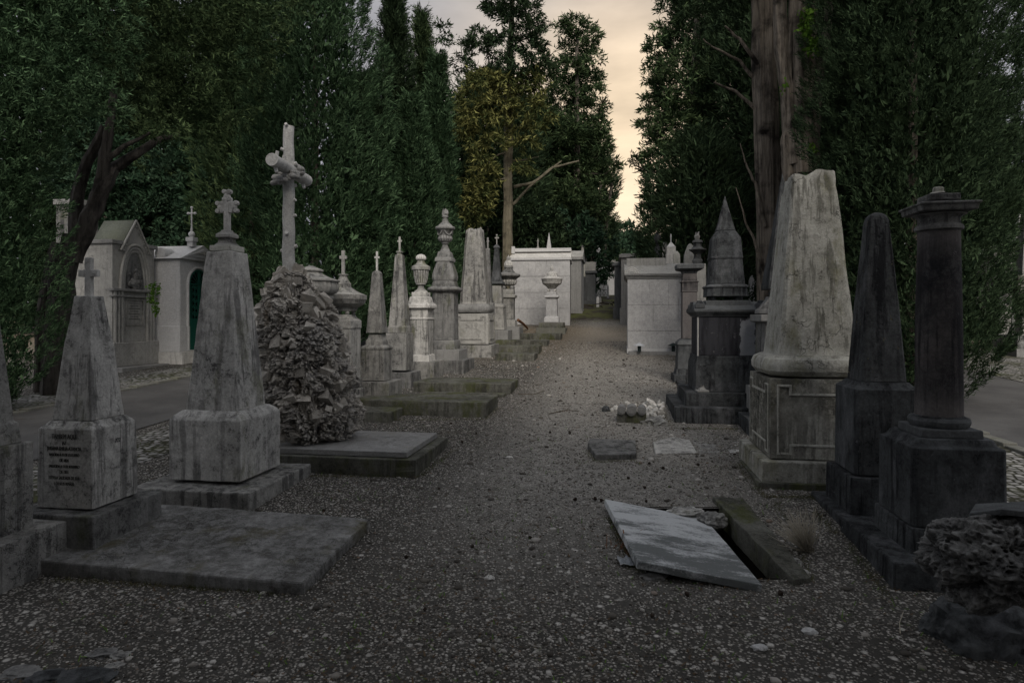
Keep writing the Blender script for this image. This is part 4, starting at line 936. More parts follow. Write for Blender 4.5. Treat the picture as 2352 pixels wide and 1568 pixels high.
twig([(1835, 1198+60), (1838, 1170+60), (1830, 1160+60)], .004, 'twig', 'short twig beside the dry tuft')
twig([(1838, 1085), (1825, 1078), (1836, 1062)], .006, 'twig', 'crooked twig on the soil in front of the big panelled pedestal')
twig([(1190, 905), (1225, 906), (1250, 898)], .012, 'twig', 'long twig lying across the path centre')
twig([(1262, 950), (1300, 942), (1330, 944)], .008, 'twig', 'thin twig on the path right of the long twig')
twig([(740, 1200), (800, 1196), (862, 1197)], .005, 'twig', 'slender twig right of the left foreground slab')
twig([(2068, 1455), (2066, 1430), (2075, 1405)], .003, 'straw', 'single pale straw near the bottom right')
m = MB(); q0 = W(1190, 735, 21.9); q1 = gnd(1212, 757); m.tube([q0 - q1, (q0 - q1) * .5 + Vector((.02,0,.03)), Vector((0,0,.04))], [.05, .045, .03], 8); o = m.build('broken_branch', MT['brown'], ang=60); o.location = q1; tag(o, 'reddish brown broken branch leaning by the left white mausoleum', 'branch')

# ------------------------------------------------------------------ buildings
def lbox(name, e, mat, x, y, z, bevel=.006, **k):
    m = MB(); m.box(((x[0]+x[1])/2, (y[0]+y[1])/2, (z[0]+z[1])/2), (x[1]-x[0], y[1]-y[0], z[1]-z[0])); return m.build(name, MT[mat], e, bevel=bevel, **k)
def gable(name, e, mat, x, y, z0, z1, axis='x', over=0, th=None):
    """ridge along axis"""
    m = MB(); a, b = x; c, d = y
    if axis == 'x': V = [(a,c,z0),(b,c,z0),(b,d,z0),(a,d,z0),(a,(c+d)/2,z1),(b,(c+d)/2,z1)]; Fs = [(0,1,5,4),(2,3,4,5),(1,2,5),(3,0,4),(0,3,2,1)]
    else: V = [(a,c,z0),(b,c,z0),(b,d,z0),(a,d,z0),((a+b)/2,c,z1),((a+b)/2,d,z1)]; Fs = [(1,2,5,4),(3,0,4,5),(0,1,4),(2,3,5),(0,3,2,1)]
    m.add(V, Fs); return m.build(name, MT[mat], e, bevel=.006)
# left white mausoleum
D0 = 24.3; x1_ = (1309 - CX) / F * D0; e = empty('mausoleum', (x1_, D0, gz(x1_, D0)), R(-6), 'white plastered mausoleum with a low pitched roof at the end of the left row', 'mausoleum')
k = D0 / F; zz_ = lambda y: H - (y - HY) * k - gz(x1_, D0)
wx = 137 * k; dp = 2.0; zb, zw, zr_ = zz_(756), zz_(597), zz_(573)
lbox('wall', e, 'white', (-wx, 0), (0, dp), (zb - .3, zw), sub=2, rough=.01); lbox('base_course', e, 'white', (-wx - .05, .05), (-.06, dp), (zb - .4, zb + .12))
lbox('cornice', e, 'white', (-wx - .05, .06), (-.05, dp + .05), (zw + .002, zz_(592)))
gable('roof', e, 'pale', (-wx - .04, .05), (-.04, dp + .04), zz_(592) + .003, zr_ + .10, 'x')
lbox('ridge_slab', e, 'white', (-wx + .06, .04), (dp/2 - .5, dp/2 + .5), (zr_ - .02, zz_(566)))
lbox('corner_block', e, 'white', (-wx - .05, -wx + .12), (dp/2 - .62, dp/2 - .4), (zr_ - .1, zz_(562)))
jm = MB()
for y_ in (634, 671, 708): jm.box((-wx/2, -.004, zz_(y_)), (wx - .01, .012, .008))
jm.build('joint', MT['dim'], e)
lbox('vent_panel', e, 'pale', (-wx*.74, -wx*.42), (-.075, -.061), (zb - .02, zb + .10), bevel=.002)
m = Mon('obelisk_monument', 'white pointed spire showing above the left white mausoleum', 'obelisk', 1261, 29.0); m.part('spire', 'sq', 'white', C3, [(1000, 60), (415, 20), (292, 1)])
m = Mon('headstone', 'small stone cross showing above the left white mausoleum', 'headstone', 1235.5, 28); k = m.D / F * .2563; m.part('base', 'sq', 'grey', C3, [(900, 40), (416, 10)]); cross(m, 'grey', m.top, m.top + 70*k, m.top + 48*k, 9*k, 9*k)
# dark mausoleum
def tomb(name, label, xd0, xd1, D0, ytop, ycor, ybase, mat, matr, dp=2.2, rot=ROT, roof='flat', cat='mausoleum'):
    x0_ = (xd0 - CX) / F * D0; x1_ = (xd1 - CX) / F * D0; zg = gz((x0_+x1_)/2, D0); e = empty(name, (x0_, D0, zg), rot, label, cat); k = D0 / F; wd = x1_ - x0_
    zz = lambda y: H - (y - HY) * k - zg
    lbox('wall', e, mat, (0, wd), (0, dp), (min(zz(ybase), 0) - .3, zz(ycor))); lbox('base_course', e, mat, (-.05, wd + .05), (-.05, dp + .05), (min(zz(ybase), 0) - .4, zz(ybase) + .15))
    lbox('cornice', e, mat, (-.08, wd + .08), (-.08, dp + .08), (zz(ycor) + .002, zz(ycor) + .12))
    if roof == 'flat': lbox('roof', e, matr, (-.02, wd + .02), (-.02, dp + .02), (zz(ycor) + .123, zz(ytop)))
    else: gable('roof', e, matr, (-.06, wd + .06), (-.06, dp + .06), zz(ycor) + .123, zz(ytop), roof)
    return e, zz, wd
tomb('mausoleum', 'narrow dark grey mausoleum just behind the left white mausoleum', 1311, 1335, 27.6, 570, 597, 718, 'dim', 'grey', roof='x')
m = Mon('column_monument', 'fluted tapering column behind the narrow dark mausoleum', 'column', 1338, 31); m.part('shaft', 'fl', 'olive', C11, [(700, 50), (430, 36), (180, 22)], fl=10); m.part('capital', 'sq', 'dim', C11, [(178, 26), (160, 30), (150, 24), (130, 6)])
tomb('mausoleum', 'low open dark tomb with stacked stone lintels behind the narrow dark mausoleum', 1336, 1367, 31.5, 602, 628, 698, 'black', 'grey')
m = Mon('urn_monument', 'tiny round urn on a roof left of the domed white chapel', 'urn', 1344.5, 34); m.part('body', 'rd', 'dim', C11, [(800, 30), (440, 28), (400, 30), (370, 14), (350, 18), (330, 8), (318, 3)])
# domed white chapel
e, zz, wd = tomb('chapel', 'small white chapel with a rounded roof and statue at the far end of the path', 1369, 1393, 36, 608, 621, 680, 'white', 'white', dp=2.0)
g = MB(); g.add([], []); rings = []
for i in range(9):
    a = math.pi / 2 * i / 8; s_ = math.cos(a) * .5 + .5 * (1 - i / 8); rings.append([(-.05 + (wd/2 + .05) * (1 - s_), -.05 + 1.0 * (1 - s_), zz(608) + .003 + .38 * math.sin(a)), (wd + .05 - (wd/2 + .05) * (1 - s_), -.05 + 1.0 * (1 - s_), zz(608) + .003 + .38 * math.sin(a)), (wd + .05 - (wd/2 + .05) * (1 - s_), 2.05 - 1.0 * (1 - s_), zz(608) + .003 + .38 * math.sin(a)), (-.05 + (wd/2 + .05) * (1 - s_), 2.05 - 1.0 * (1 - s_), zz(608) + .003 + .38 * math.sin(a))])
g.loft(rings); g.build('dome', MT['white'], e)
o = empty('statue', (e.location.x + .25, 36.8, e.location.z + zz(608) + .36), 0, 'small white figure statue on top of the domed chapel', 'statue')
g = MB(); g.loft([ring('rd', r_, z_, n=12) for z_, r_ in ((0, .13), (.06, .13), (.07, .09), (.3, .12), (.5, .13), (.62, .11), (.66, .05))]); g.build('robe', MT['white'], o); g = MB(); g.sphere((0, -.01, .73), .085); g.build('head', MT['white'], o)
g = MB(); q = gnd(1369, 682); fe = empty('railing', (q.x, 35.2, gz(q.x, 35.2)), ROT, 'low crossed iron railing before the domed chapel', 'railing')
for i in range(4): g.tube([(i*.19, 0, 0), (i*.19, 0, .42)], .012, 5)
for i in range(3): g.tube([(i*.19, 0, .08), (i*.19+.19, 0, .40)], .008, 5); g.tube([(i*.19, 0, .40), (i*.19+.19, 0, .08)], .008, 5)
g.tube([(0,0,.42),(.57,0,.42)], .014, 5); g.build('bars', MT['iron'], fe)
m = Mon('gate_post', 'white post with a turned finial beside the crossed railing', 'post', 1396.3, 35); m.part('post', 'sq', 'white', C11, [(1045, 20), (905, 16)], sink=.3); m.part('finial', 'rd', 'white', C11, [(903, 18), (885, 20), (870, 10), (855, 14), (835, 4)])
tomb('mausoleum', 'white panelled mausoleum with a grey slab roof behind the domed chapel', 1372, 1412, 42, 597, 607, 686, 'white', 'grey')
tomb('mausoleum', 'distant grey roofed tomb between the white panelled one and the black one', 1380, 1428, 48, 589, 597, 680, 'dim', 'grey')
tomb('mausoleum', 'black sooty mausoleum left of the right white mausoleum', 1411, 1432, 26.0, 601, 611, 716, 'black', 'dim', dp=2.5)
tomb('mausoleum', 'dark mausoleum with weeds on its flat roof behind the right white mausoleum', 1427, 1462, 24.5, 583, 592, 716, 'dim', 'dim', dp=2)
m = Mon('gate_post', 'short white post at the right corner of the open dark tomb', 'post', 1373, 30); m.part('post', 'sq', 'white', C11, [(1180, 26), (1080, 24), (1060, 12)], sink=.2)
m = Mon('urn_monument', 'little dark urn standing on the ground beside the short white post', 'urn', 1378.5, 30.2); m.part('body', 'rd', 'dim', C11, [(1170, 16), (1120, 24), (1085, 22), (1072, 10), (1055, 18)], sink=.1)
m = MB(); rnd = random.Random(3)
for i in range(14): a = Vector((rnd.uniform(-.7, .7), rnd.uniform(-.2, .2), rnd.uniform(0, .25))); b = a + Vector((rnd.uniform(-.5, .5), rnd.uniform(-.2, .2), rnd.uniform(-.1, .2))); m.tube([a, b], [.03, .012], 5)
o = m.build('branch_pile', MT['cone']); o.location = gnd(1398, 708) + Vector((0, 0, .02)); tag(o, 'dark heap of broken branches on the mossy ground at the path end', 'branches')
# right white mausoleum
D0 = 16.25; X0 = (1441.5 - CX) / F * D0; zg = gz(X0, D0); e = empty('mausoleum', (X0, D0, zg), R(-9.5), 'pale plastered mausoleum with a moulded cornice on the right of the path', 'mausoleum')
k = D0 / F; zz = lambda y: H - (y - HY) * k - zg; wx = 124 * k; dp = 1.7
lbox('wall', e, 'white', (0, wx), (0, dp), (zz(800) + .001, zz(641)), sub=2, rough=.008)
lbox('base_course', e, 'white', (-.015, wx + .015), (-.015, dp), (zz(812) - .3, zz(800)))
lbox('step', e, 'dim', (.02, wx + .05), (-.25, .0), (zz(812) - .2, zz(806)))
for i, (o_, y_) in enumerate(((.03, 640.8), (.055, 637), (.085, 633.5))): lbox('cornice', e, 'dim', (-o_, wx + o_), (-o_, dp + o_), (zz(y_), zz(y_ - 3.2)))
gable('roof', e, 'grey', (-.08, wx + .08), (-.08, dp + .08), zz(630) + .003, zz(600), 'x')
lbox('upper_slab', e, 'grey', (-.02, wx * .72), (dp * .5 - .18, dp * .5 + .4), (zz(612), zz(588)))
g = MB(); rr_ = .16
for i in range(3): g.tube([(.10 + (rr_ - i*.045) * math.cos(a), -.04, zz(629) + (rr_ - i*.045) * math.sin(a)) for a in [math.pi * j / 12 for j in range(13)]], .012, 6)
g.build('carved_rosette', MT['pale'], e)
m = MB(); m.box((wx/2, -.0015, zz(700)), (wx, .004, .006)); m.box((wx/2, -.0015, zz(759.5)), (wx, .004, .006)); m.build('joint', MT['ink'], e)
for xd, lab in ((1468.5, 'left of the two mushroom-capped vent pipes at the right white mausoleum'), (1546.5, 'right of the two mushroom-capped vent pipes at the right white mausoleum')):
    q = W(xd, 802, 15.9); v = empty('vent_pipe', q, 0, lab, 'vent', 'vent pipes at the mausoleum foot'); g = MB(); g.tube([(0,0,-.06), (0,0,.09)], .045, 12); g.build('pipe', MT['iron'], v)
    g = MB(); g.loft([ring('rd', .14, .085), ring('rd', .14, .095), ring('rd', .01, .16)]); g.build('cap', MT['lead'] if xd < 1500 else MT['iron'], v)
# monuments beyond it
m = Mon('urn_monument', 'dark draped urn on a round pedestal behind the right white mausoleum', 'urn', 1510, 21); m.part('pedestal', 'rd', 'black', C4, [(900, 34), (415, 32), (335, 30), (328, 26)]); m.part('urn', 'rd', 'black', C4, [(327, 14), (300, 16), (290, 22), (240, 34), (222, 32), (210, 20), (200, 10), (185, 6)])
m = Mon('tower_monument', 'pale square tower tomb with a pointed cap and tiny cross behind the right mausoleum', 'monument', 1541, 19.5); k = m.D / F * .238; m.part('body', 'sq', 'pale', C4, [(900, 60), (500, 54), (336, 44)]); m.part('cap', 'sq', 'white', C4, [(334, 48), (290, 10)]); cross(m, 'white', m.top, m.top + 82*k, m.top + 58*k, 8*k, 10*k)
m = Mon('headstone', 'small stone stub with an orange lichen top right of the tower tomb', 'headstone', 1554, 18.8); m.part('body', 'sq', 'olive', C4, [(900, 34), (420, 34), (400, 30), (372, 8)])
m = Mon('scroll_tomb', 'pale tomb crest with a carved scroll left of the tower tomb', 'monument', 1527, 20.5); m.part('body', 'sq', 'grey', C4, [(900, 30), (300, 26), (288, 22)])
m = Mon('curved_tomb', 'pale granite tomb crest with a concave shoulder right of the tower tomb', 'monument', 1585, 15.5); m.part('body', 'sq', 'grey', C4, [(900, 70), (480, 62), (400, 58), (350, 40), (315, 24), (300, 10)])
for i, (xd, D_, yb, yt, h_, lab) in enumerate(((1726, 20, 800, 632, 8, 'thin white gravestone far behind between the trunks'), (1737, 22, 780, 640, 7, 'second thin pale gravestone just right of the first, far behind'))):
    m = Mon('headstone', lab, 'headstone', xd, D_); m.part('body', 'sq', 'white', C0, [(yb, h_), (yt + 12, h_ * .8), (yt, 2)])

# ---- left side across the road
PL = -9.25
def sidetomb(p, q, name, label, cat): X, Y = pq(p, q); return empty(name, (X, Y, gz(X, Y)), ROT, label, cat)
# gothic tomb: local +x faces the road
X_, Y_ = -8.05, 12.85; q_ = X_ * SP + Y_ * CP; p_ = X_ * CP - Y_ * SP
e = sidetomb(p_, q_, 'gothic_tomb', 'tall grey gothic tomb with a steep carved gable and pointed arch niche', 'tomb'); zg = e.location.z; k = 12.95 / F; zz = lambda y: H - (y - HY) * k - zg; Wd = 1.22
lbox('ledge', e, 'dim', (-1.2, .35), (-.12, Wd + .55), (-.3, zz(843)), bevel=.012); lbox('base', e, 'grey', (-1.15, .08), (-.02, Wd + .06), (zz(843) + .001, zz(787)), bevel=.012)
bt = zz(560); lbox('body', e, 'grey', (-1.1, .0), (.03, Wd), (zz(787) + .001, bt))
lbox('cornice', e, 'dim', (-1.14, .05), (-.02, .27), (bt + .001, bt + .08)); lbox('cornice', e, 'dim', (-1.14, .05), (Wd - .22, Wd + .05), (bt + .001, bt + .08))
g = MB(); ya, yb = .22, Wd - .18; yc = (ya + yb) / 2; za, zp = bt - .12, zz(500)
g.add([(-.7,ya,za),(.03,ya,za),(.03,yb,za),(-.7,yb,za),(-.7,yc,zp),(.03,yc,zp)], [(0,1,5,4),(2,3,4,5),(1,2,5),(3,0,4),(0,3,2,1)]); g.build('gable', MT['grey'], e, bevel=.006)
g = MB(); g.add([(-.72,ya-.03,za),(.0,ya-.03,za),(.0,yc,zp+.03),(-.72,yc,zp+.03),(-.72,yb+.03,za),(.0,yb+.03,za)], [(0,1,2,3),(3,2,5,4)]); o = g.build('gable_roof', MT['roofm'], e); sm = o.modifiers.new('s', 'SOLIDIFY'); sm.thickness = .025
g = MB()
for sgn, y0_ in ((1, ya), (-1, yb)):
    g.tube([(.045, y0_ - sgn*.02, za), (.045, yc, zp + .02)], .022, 6)
    for i in range(11): t = (i + .5) / 11; g.sphere((.05, y0_ + (yc - y0_) * t + sgn * .045, za + (zp - za) * t - .02), .017, 6, 5)
g.build('crockets', MT['grey'], e)
# arch mouldings + niche
zs, zap = zz(664), zz(566); hwA = .34; 
def arch(r, zspring, zapex, n=14):
    pts = []
    for i in range(n + 1): t = i / n; pts.append((yc - r * math.cos(t * math.pi / 2) ** .8, zspring + (zapex - zspring) * math.sin(t * math.pi / 2) ** 1.1))
    return pts + [(2 * yc - a, b) for a, b in pts[-2::-1]]
for i, (rr_, th_, dx) in enumerate(((.42, .032, .03), (.36, .03, .02), (.30, .028, .005))):
    g = MB(); P = arch(rr_, zs, zap - i * .07 + .08); g.tube([(dx, a, b) for a, b in P], th_, 8); g.build('arch_moulding', MT['grey'], e)
g = MB(); P = arch(.275, zs, zap - .10); n = len(P); g.add([(.004, a, b) for a, b in P], [tuple(range(n))]); g.build('niche', MT['dim'], e)
# relief: seated figure reading, one soft carved mass
b = bmesh.new()
for c, r in (((.02, yc + .02, zs + .40), .055), ((.03, yc + .03, zs + .28), .09), ((.035, yc + .07, zs + .16), .10), ((.04, yc - .06, zs + .13), .09), ((.04, yc - .10, zs + .20), .05), ((.035, yc + .0, zs + .07), .10), ((.02, yc - .16, zs + .33), .04), ((.03, yc - .15, zs + .12), .06)):
    bmesh.ops.create_icosphere(b, subdivisions=3, radius=r, matrix=Matrix.Translation(c) @ Matrix.Diagonal((.6, 1, 1, 1)))
me = bpy.data.meshes.new('figure_relief'); b.to_mesh(me); b.free(); me.shade_smooth(); me.materials.append(MT['dim']); o = bpy.data.objects.new('figure_relief', me); COL.objects.link(o); o.parent = e
rm = o.modifiers.new('r', 'REMESH'); rm.mode = 'VOXEL'; rm.voxel_size = .012; rm.use_smooth_shade = True; ds = o.modifiers.new('d', 'DISPLACE'); ds.texture = cloudtex(.04); ds.strength = .02
for y_ in (.08, .17, .26, Wd - .24, Wd - .15, Wd - .06):
    g = MB(); g.tube([(.02, y_, zz(787)), (.02, y_, zs - .02)], .034, 10); g.build('colonnette', MT['grey'], e)
g = MB(); g.box((.02, Wd/2, zs - .01), (.13, Wd + .06, .05)); g.box((.02, Wd/2, zs - .14), (.10, Wd + .03, .03)); g.build('string_course', MT['dim'], e, bevel=.006)
g = MB(); g.rect_frame([(yc - .25, zz(748)), (yc + .25, zz(748)), (yc + .25, zs - .19), (yc - .25, zs - .19)], .03, .03, lambda a, b_, d_: (d_ + .001, a, b_)); g.build('tablet_frame', MT['grey'], e, bevel=.004)
for i in range(7):
    text(e, 'AQUI JAZEM OS RESTOS MORTAES' if i % 2 == 0 else 'DE SEUS PAES E IRMAOS', .035, (.003, yc, zs - .29 - i * .055), RIGHT, 'dim', xs=.6)
# chapel
X_, Y_ = -7.3, 14.05; q_ = X_ * SP + Y_ * CP; p_ = X_ * CP - Y_ * SP
e = sidetomb(p_, q_, 'chapel', 'white gabled chapel tomb with a green arched metal door across the left road', 'chapel'); zg = e.location.z; k = 14.05 / F; zz = lambda y: H - (y - HY) * k - zg; Wd = 1.42; dpx = 2.2; bt = zz(594)
lbox('wall', e, 'white', (-dpx, 0), (0, Wd), (zz(808), bt)); lbox('base_course', e, 'white', (-dpx - .04, .03), (-.03, Wd + .03), (zz(808) + .0, zz(749)), bevel=.01)
lbox('step', e, 'pale', (-dpx - .06, .10), (-.05, Wd + .06), (-.3, zz(808) - .002)); lbox('door_step', e, 'pale', (.102, .34), (.25, Wd - .2), (-.3, zz(824)))
g = MB(); ov = .09; zr2 = zz(556)
g.add([(-dpx-.05,-ov,bt),(ov,-ov,bt),(ov,Wd+ov,bt),(-dpx-.05,Wd+ov,bt),(-dpx-.05,Wd/2,zr2),(ov,Wd/2,zr2)], [(0,1,5,4),(2,3,4,5),(1,2,5),(3,0,4),(0,3,2,1)]); o = g.build('roof', MT['white'], e, bevel=.006)
g = MB(); g.rect_frame([(.12, bt + .07), (Wd - .12, bt + .07), (Wd/2, zr2 - .09)], .025, .02, lambda a, b_, d_: (ov + d_, a, b_)); g.build('pediment_moulding', MT['white'], e)
g = MB(); rnd = random.Random(6)
for i in range(16): a = rnd.uniform(-1, 1); g.tube([(ov + .01, Wd/2, bt + .17), (ov + .02, Wd/2 + a * .2, bt + .17 + rnd.uniform(-.09, .10) * (1 - abs(a)))], [.012, .006], 5)
g.build('carved_wreath', MT['pale'], e)
for y0_, y1_ in ((.03, .26), (Wd - .26, Wd - .03)):
    for z0_, z1_ in ((zz(747), zz(712)), (zz(708), zz(672)), (zz(668), zz(630))):
        g = MB(); g.rect_frame([(y0_, z0_), (y1_, z0_), (y1_, z1_), (y0_, z1_)], .012, .008, lambda a, b_, d_: (d_, a, b_)); g.build('pilaster_panel', MT['white'], e)
yc = Wd/2 - .07; hwD = .33; zs, z0_ = zz(650), zz(805)
def archp(r, n=12): return [(yc - r, z0_)] + [(yc - r * math.cos(math.pi * i / n), zs + r * math.sin(math.pi * i / n)) for i in range(n + 1)] + [(yc + r, z0_)]
g = MB(); P = archp(hwD + .05); g.tube([(.01, a, b_) for a, b_ in P], .035, 8); g.build('door_surround', MT['white'], e)
d = MB(); P = archp(hwD); d.add([(.006, a, b_) for a, b_ in P], [tuple(range(len(P)))]); d = d.build('door', MT['glassd'], e)
g = MB(); g.box((.02, yc, z0_ + .35), (.03, hwD * 2, .70)); g.build('lower_panel', MT['door'], d, bevel=.004)
g = MB(); g.tube([(.02, a, b_) for a, b_ in archp(hwD - .01)], .016, 6); zt0 = z0_ + .70
g.box((.022, yc, (zt0 + zs) / 2 + .1), (.03, .03, zs - zt0 + .4)); g.box((.022, yc, zs), (.03, hwD*2, .03))
for sgn in (-1, 1):
    for j in range(5):
        cy_, cz_ = yc + sgn * .15, zt0 + .10 + j * (zs - zt0) / 5.2
        g.tube([(.025, cy_ + .075 * (1 - i/22) * math.cos(i*.55) * sgn, cz_ + .075 * (1 - i/22) * math.sin(i*.55)) for i in range(20)], .008, 5)
    for a in (.25, .6, .95, 1.3): g.tube([(.022, yc, zs), (.022, yc + sgn * (hwD-.02) * math.cos(a), zs + (hwD-.02) * math.sin(a))], .007, 5)
    for j in range(3): g.tube([(.022, yc + sgn*(.05 + j*.1), zt0), (.022, yc + sgn*(.05 + j*.1), zs)], .007, 5)
g.build('grille', MT['door'], d)
g = MB(); g.sphere((.05, yc + .05, z0_ + .42), .02, 8, 6); g.build('handle', MT['lead'], d)
g = MB(); g.tube([(-.45, -.03, bt + .12), (-.45, .28, bt + .12)], .13, 16); g.build('roof_dormer', MT['white'], e)
rc = Mon('roof_cross', 'white ball-based cross with knobbed ends on the chapel roof', 'cross', 440.5, 14.6, base_z=zg + zr2 - .02)
rc.part('base', 'sq', 'white', C1, [(560, 34), (520, 34), (518, 44), (486, 44)]); k = 14.6 / F * .293; g = MB(); z_ = rc.top + 24*k; g.sphere((0,0,z_), 25*k); g.tube([(0,0,z_+20*k),(0,0,z_+45*k)], 9*k, 10); g.build('ball', MT['white'], rc.e)
cross(rc, 'white', z_ + 40*k, z_ + 210*k, z_ + 165*k, 30*k, 13*k, 'round')
# white pier behind the trunk
m = Mon('stone_pier', 'tall dull grey rectangular pier rising behind the leaning tree trunk', 'pier', 178, 14.2); m.part('body', 'sq', 'dim', C0, [(900, 42), (470, 40), (468, 46), (456, 46)], sink=.1)
m = Mon('stone_pier', 'slender pale pilaster right of the leaning trunk', 'pier', 213, 13.6); m.part('body', 'sq', 'grey', C0, [(860, 9), (506, 8)], sink=.1)
# vine
def leaves(name, pts, n, L, mat, parent=None, seed=0, spread=.05, label=None, cat=None):
    rg = np.random.default_rng(seed); pts = np.array(pts); idx = rg.integers(0, len(pts), n); P = pts[idx] + rg.normal(0, spread, (n, 3))
    d = rg.normal(0, 1, (n, 3)); d[:, 2] -= .3; d /= np.linalg.norm(d, axis=1)[:, None]; s_ = np.cross(d, rg.normal(0, 1, (n, 3))); s_ /= np.linalg.norm(s_, axis=1)[:, None]; l = L * (.6 + .8 * rg.random(n))[:, None]
    V = np.stack([P, P + d*l*.45 + s_*l*.38, P + d*l, P + d*l*.45 - s_*l*.38], 1).reshape(-1, 3); o = npmesh(name, V, np.arange(n*4).reshape(-1, 4), MT[mat], parent)
    if label: tag(o, label, cat)
    return o
vp = [W(x, y, 12.9) for x, y in ((348, 660), (358, 656), (352, 675), (350, 688), (356, 697), (358, 706), (360, 714), (364, 664))]
leaves('vine', vp, 260, .05, 'leafw', seed=2, spread=.035, label='trailing green vine hanging against the chapel side wall', cat='vine')

# ---- right far side
m = Mon('obelisk_monument', 'grey obelisk with a draped pedestal across the right road at the photo edge', 'obelisk', 2358, 15.8)
m.part('plinth', 'sq', 'dim', C14, [(1465, 290), (1430, 285), (1425, 270), (1350, 262), (1345, 250), (1285, 240)], sink=.2); m.part('pedestal', 'sq', 'grey', C14, [(1284, 150), (1270, 130), (860, 125), (850, 135), (740, 135), (720, 190), (700, 200), (690, 190), (660, 140)])
m.part('shaft', 'sq', 'dim', C14, [(658, 130), (100, 60), (-50, 40)]); g = MB(); g.loft([ring('sq', r_, z_) for z_, r_ in ((0, .09), (.3, .12), (.95, .10))]); o = g.build('drapery', MT['mossy'], m.e, bevel=.02, sub=3, rough=.05); o.location = (-.42, -.5, 1.0)
for xo in (-.58, -.25): g = MB(); g.tube([(xo, -.5, .45), (xo, -.5, 1.05)], .04, 8); g.build('colonnette', MT['dim'], m.e)
o = empty('statue', W(2306, 650, 17.5), ROT, 'dark draped mourning figure bust left of the grey obelisk, across the right road', 'statue')
g = MB(); g.loft([[(x_*(1+.0), y_*.7, z_) for x_, y_, z_ in ring('rd', r_, z_, n=16)] for z_, r_ in ((-.6, .30), (-.3, .34), (.0, .36), (.12, .34), (.25, .24), (.34, .14), (.38, .13))]); g.build('drapery', MT['dim'], o, sub=1, rough=.06, nsz=.1)
g = MB(); g.sphere((0, -.03, .50), .145, 14, 10, (.9, 1, 1.15)); g.build('head', MT['grey'], o, sub=1, rough=.02)
g = MB(); g.loft([ring('sq', .3, -2.4), ring('sq', .27, -.61)]); g.build('pedestal', MT['grey'], o)
tomb('mausoleum', 'grey gabled mausoleum behind the mourning figure across the right road', 2287, 2352, 21, 558, 590, 790, 'grey', 'roofm', roof='y')
m = Mon('tower_monument', 'pale curved gable top rising behind the grey gabled mausoleum', 'monument', 2345, 27); m.part('body', 'sq', 'pale', C14, [(900, 120), (320, 120), (230, 120), (200, 90), (180, 60), (60, 50), (0, 20)])

# ------------------------------------------------------------------ trees
def fblades(P, O, L, wr, up, rnd, rg, name, mat, parent, wide=None):
    n = len(P); d = O * 1.0 + np.array([0, 0, up]) + rg.normal(0, rnd, (n, 3)); d /= np.linalg.norm(d, axis=1)[:, None]
    s_ = np.cross(d, rg.normal(0, 1, (n, 3))); s_ /= np.linalg.norm(s_, axis=1)[:, None] + 1e-6
    l = (L * (.55 + .9 * rg.random(n)))[:, None]; wv = wr * l
    if wide: wv[wide:] *= 2.6
    bend = rg.normal(0, .12, (n, 3)) * l
    V = np.stack([P, P + d*l*.45 + s_*wv + bend, P + d*l, P + d*l*.5 - s_*wv + bend], 1).reshape(-1, 3)
    return npmesh(name, V, np.arange(n*4).reshape(-1, 4), mat, parent)
def sines(rg, n=7, f=1.0):
    K = rg.normal(0, f, (n, 3)); ph = rg.random(n) * 6.28
    return lambda P: np.sin(P @ K.T + ph).mean(1) * 1.6
def bumps(P, rg, size, scz=.6):
    """cell-like lumps on a surface: 1 at a lump's middle, 0 in the folds between"""
    n = max(6, int((P[:, 0].ptp() + P[:, 1].ptp()) * 1.6 * P[:, 2].ptp() * scz / size ** 2)) if False else max(8, int((np.ptp(P[:, 0]) + np.ptp(P[:, 1])) * 1.6 * np.ptp(P[:, 2]) * scz / size ** 2))
    S_ = P[rg.integers(0, len(P), n)]; out = np.empty(len(P)); k = np.array([1, 1, scz]); idx = np.empty(len(P), int)
    for i in range(0, len(P), 4000):
        d = ((P[i:i+4000, None, :] - S_[None]) * k); d = np.sqrt((d * d).sum(2)); out[i:i+4000] = d.min(1)
    return np.clip(1 - (out / (size * .85)) ** 2, 0, 1)
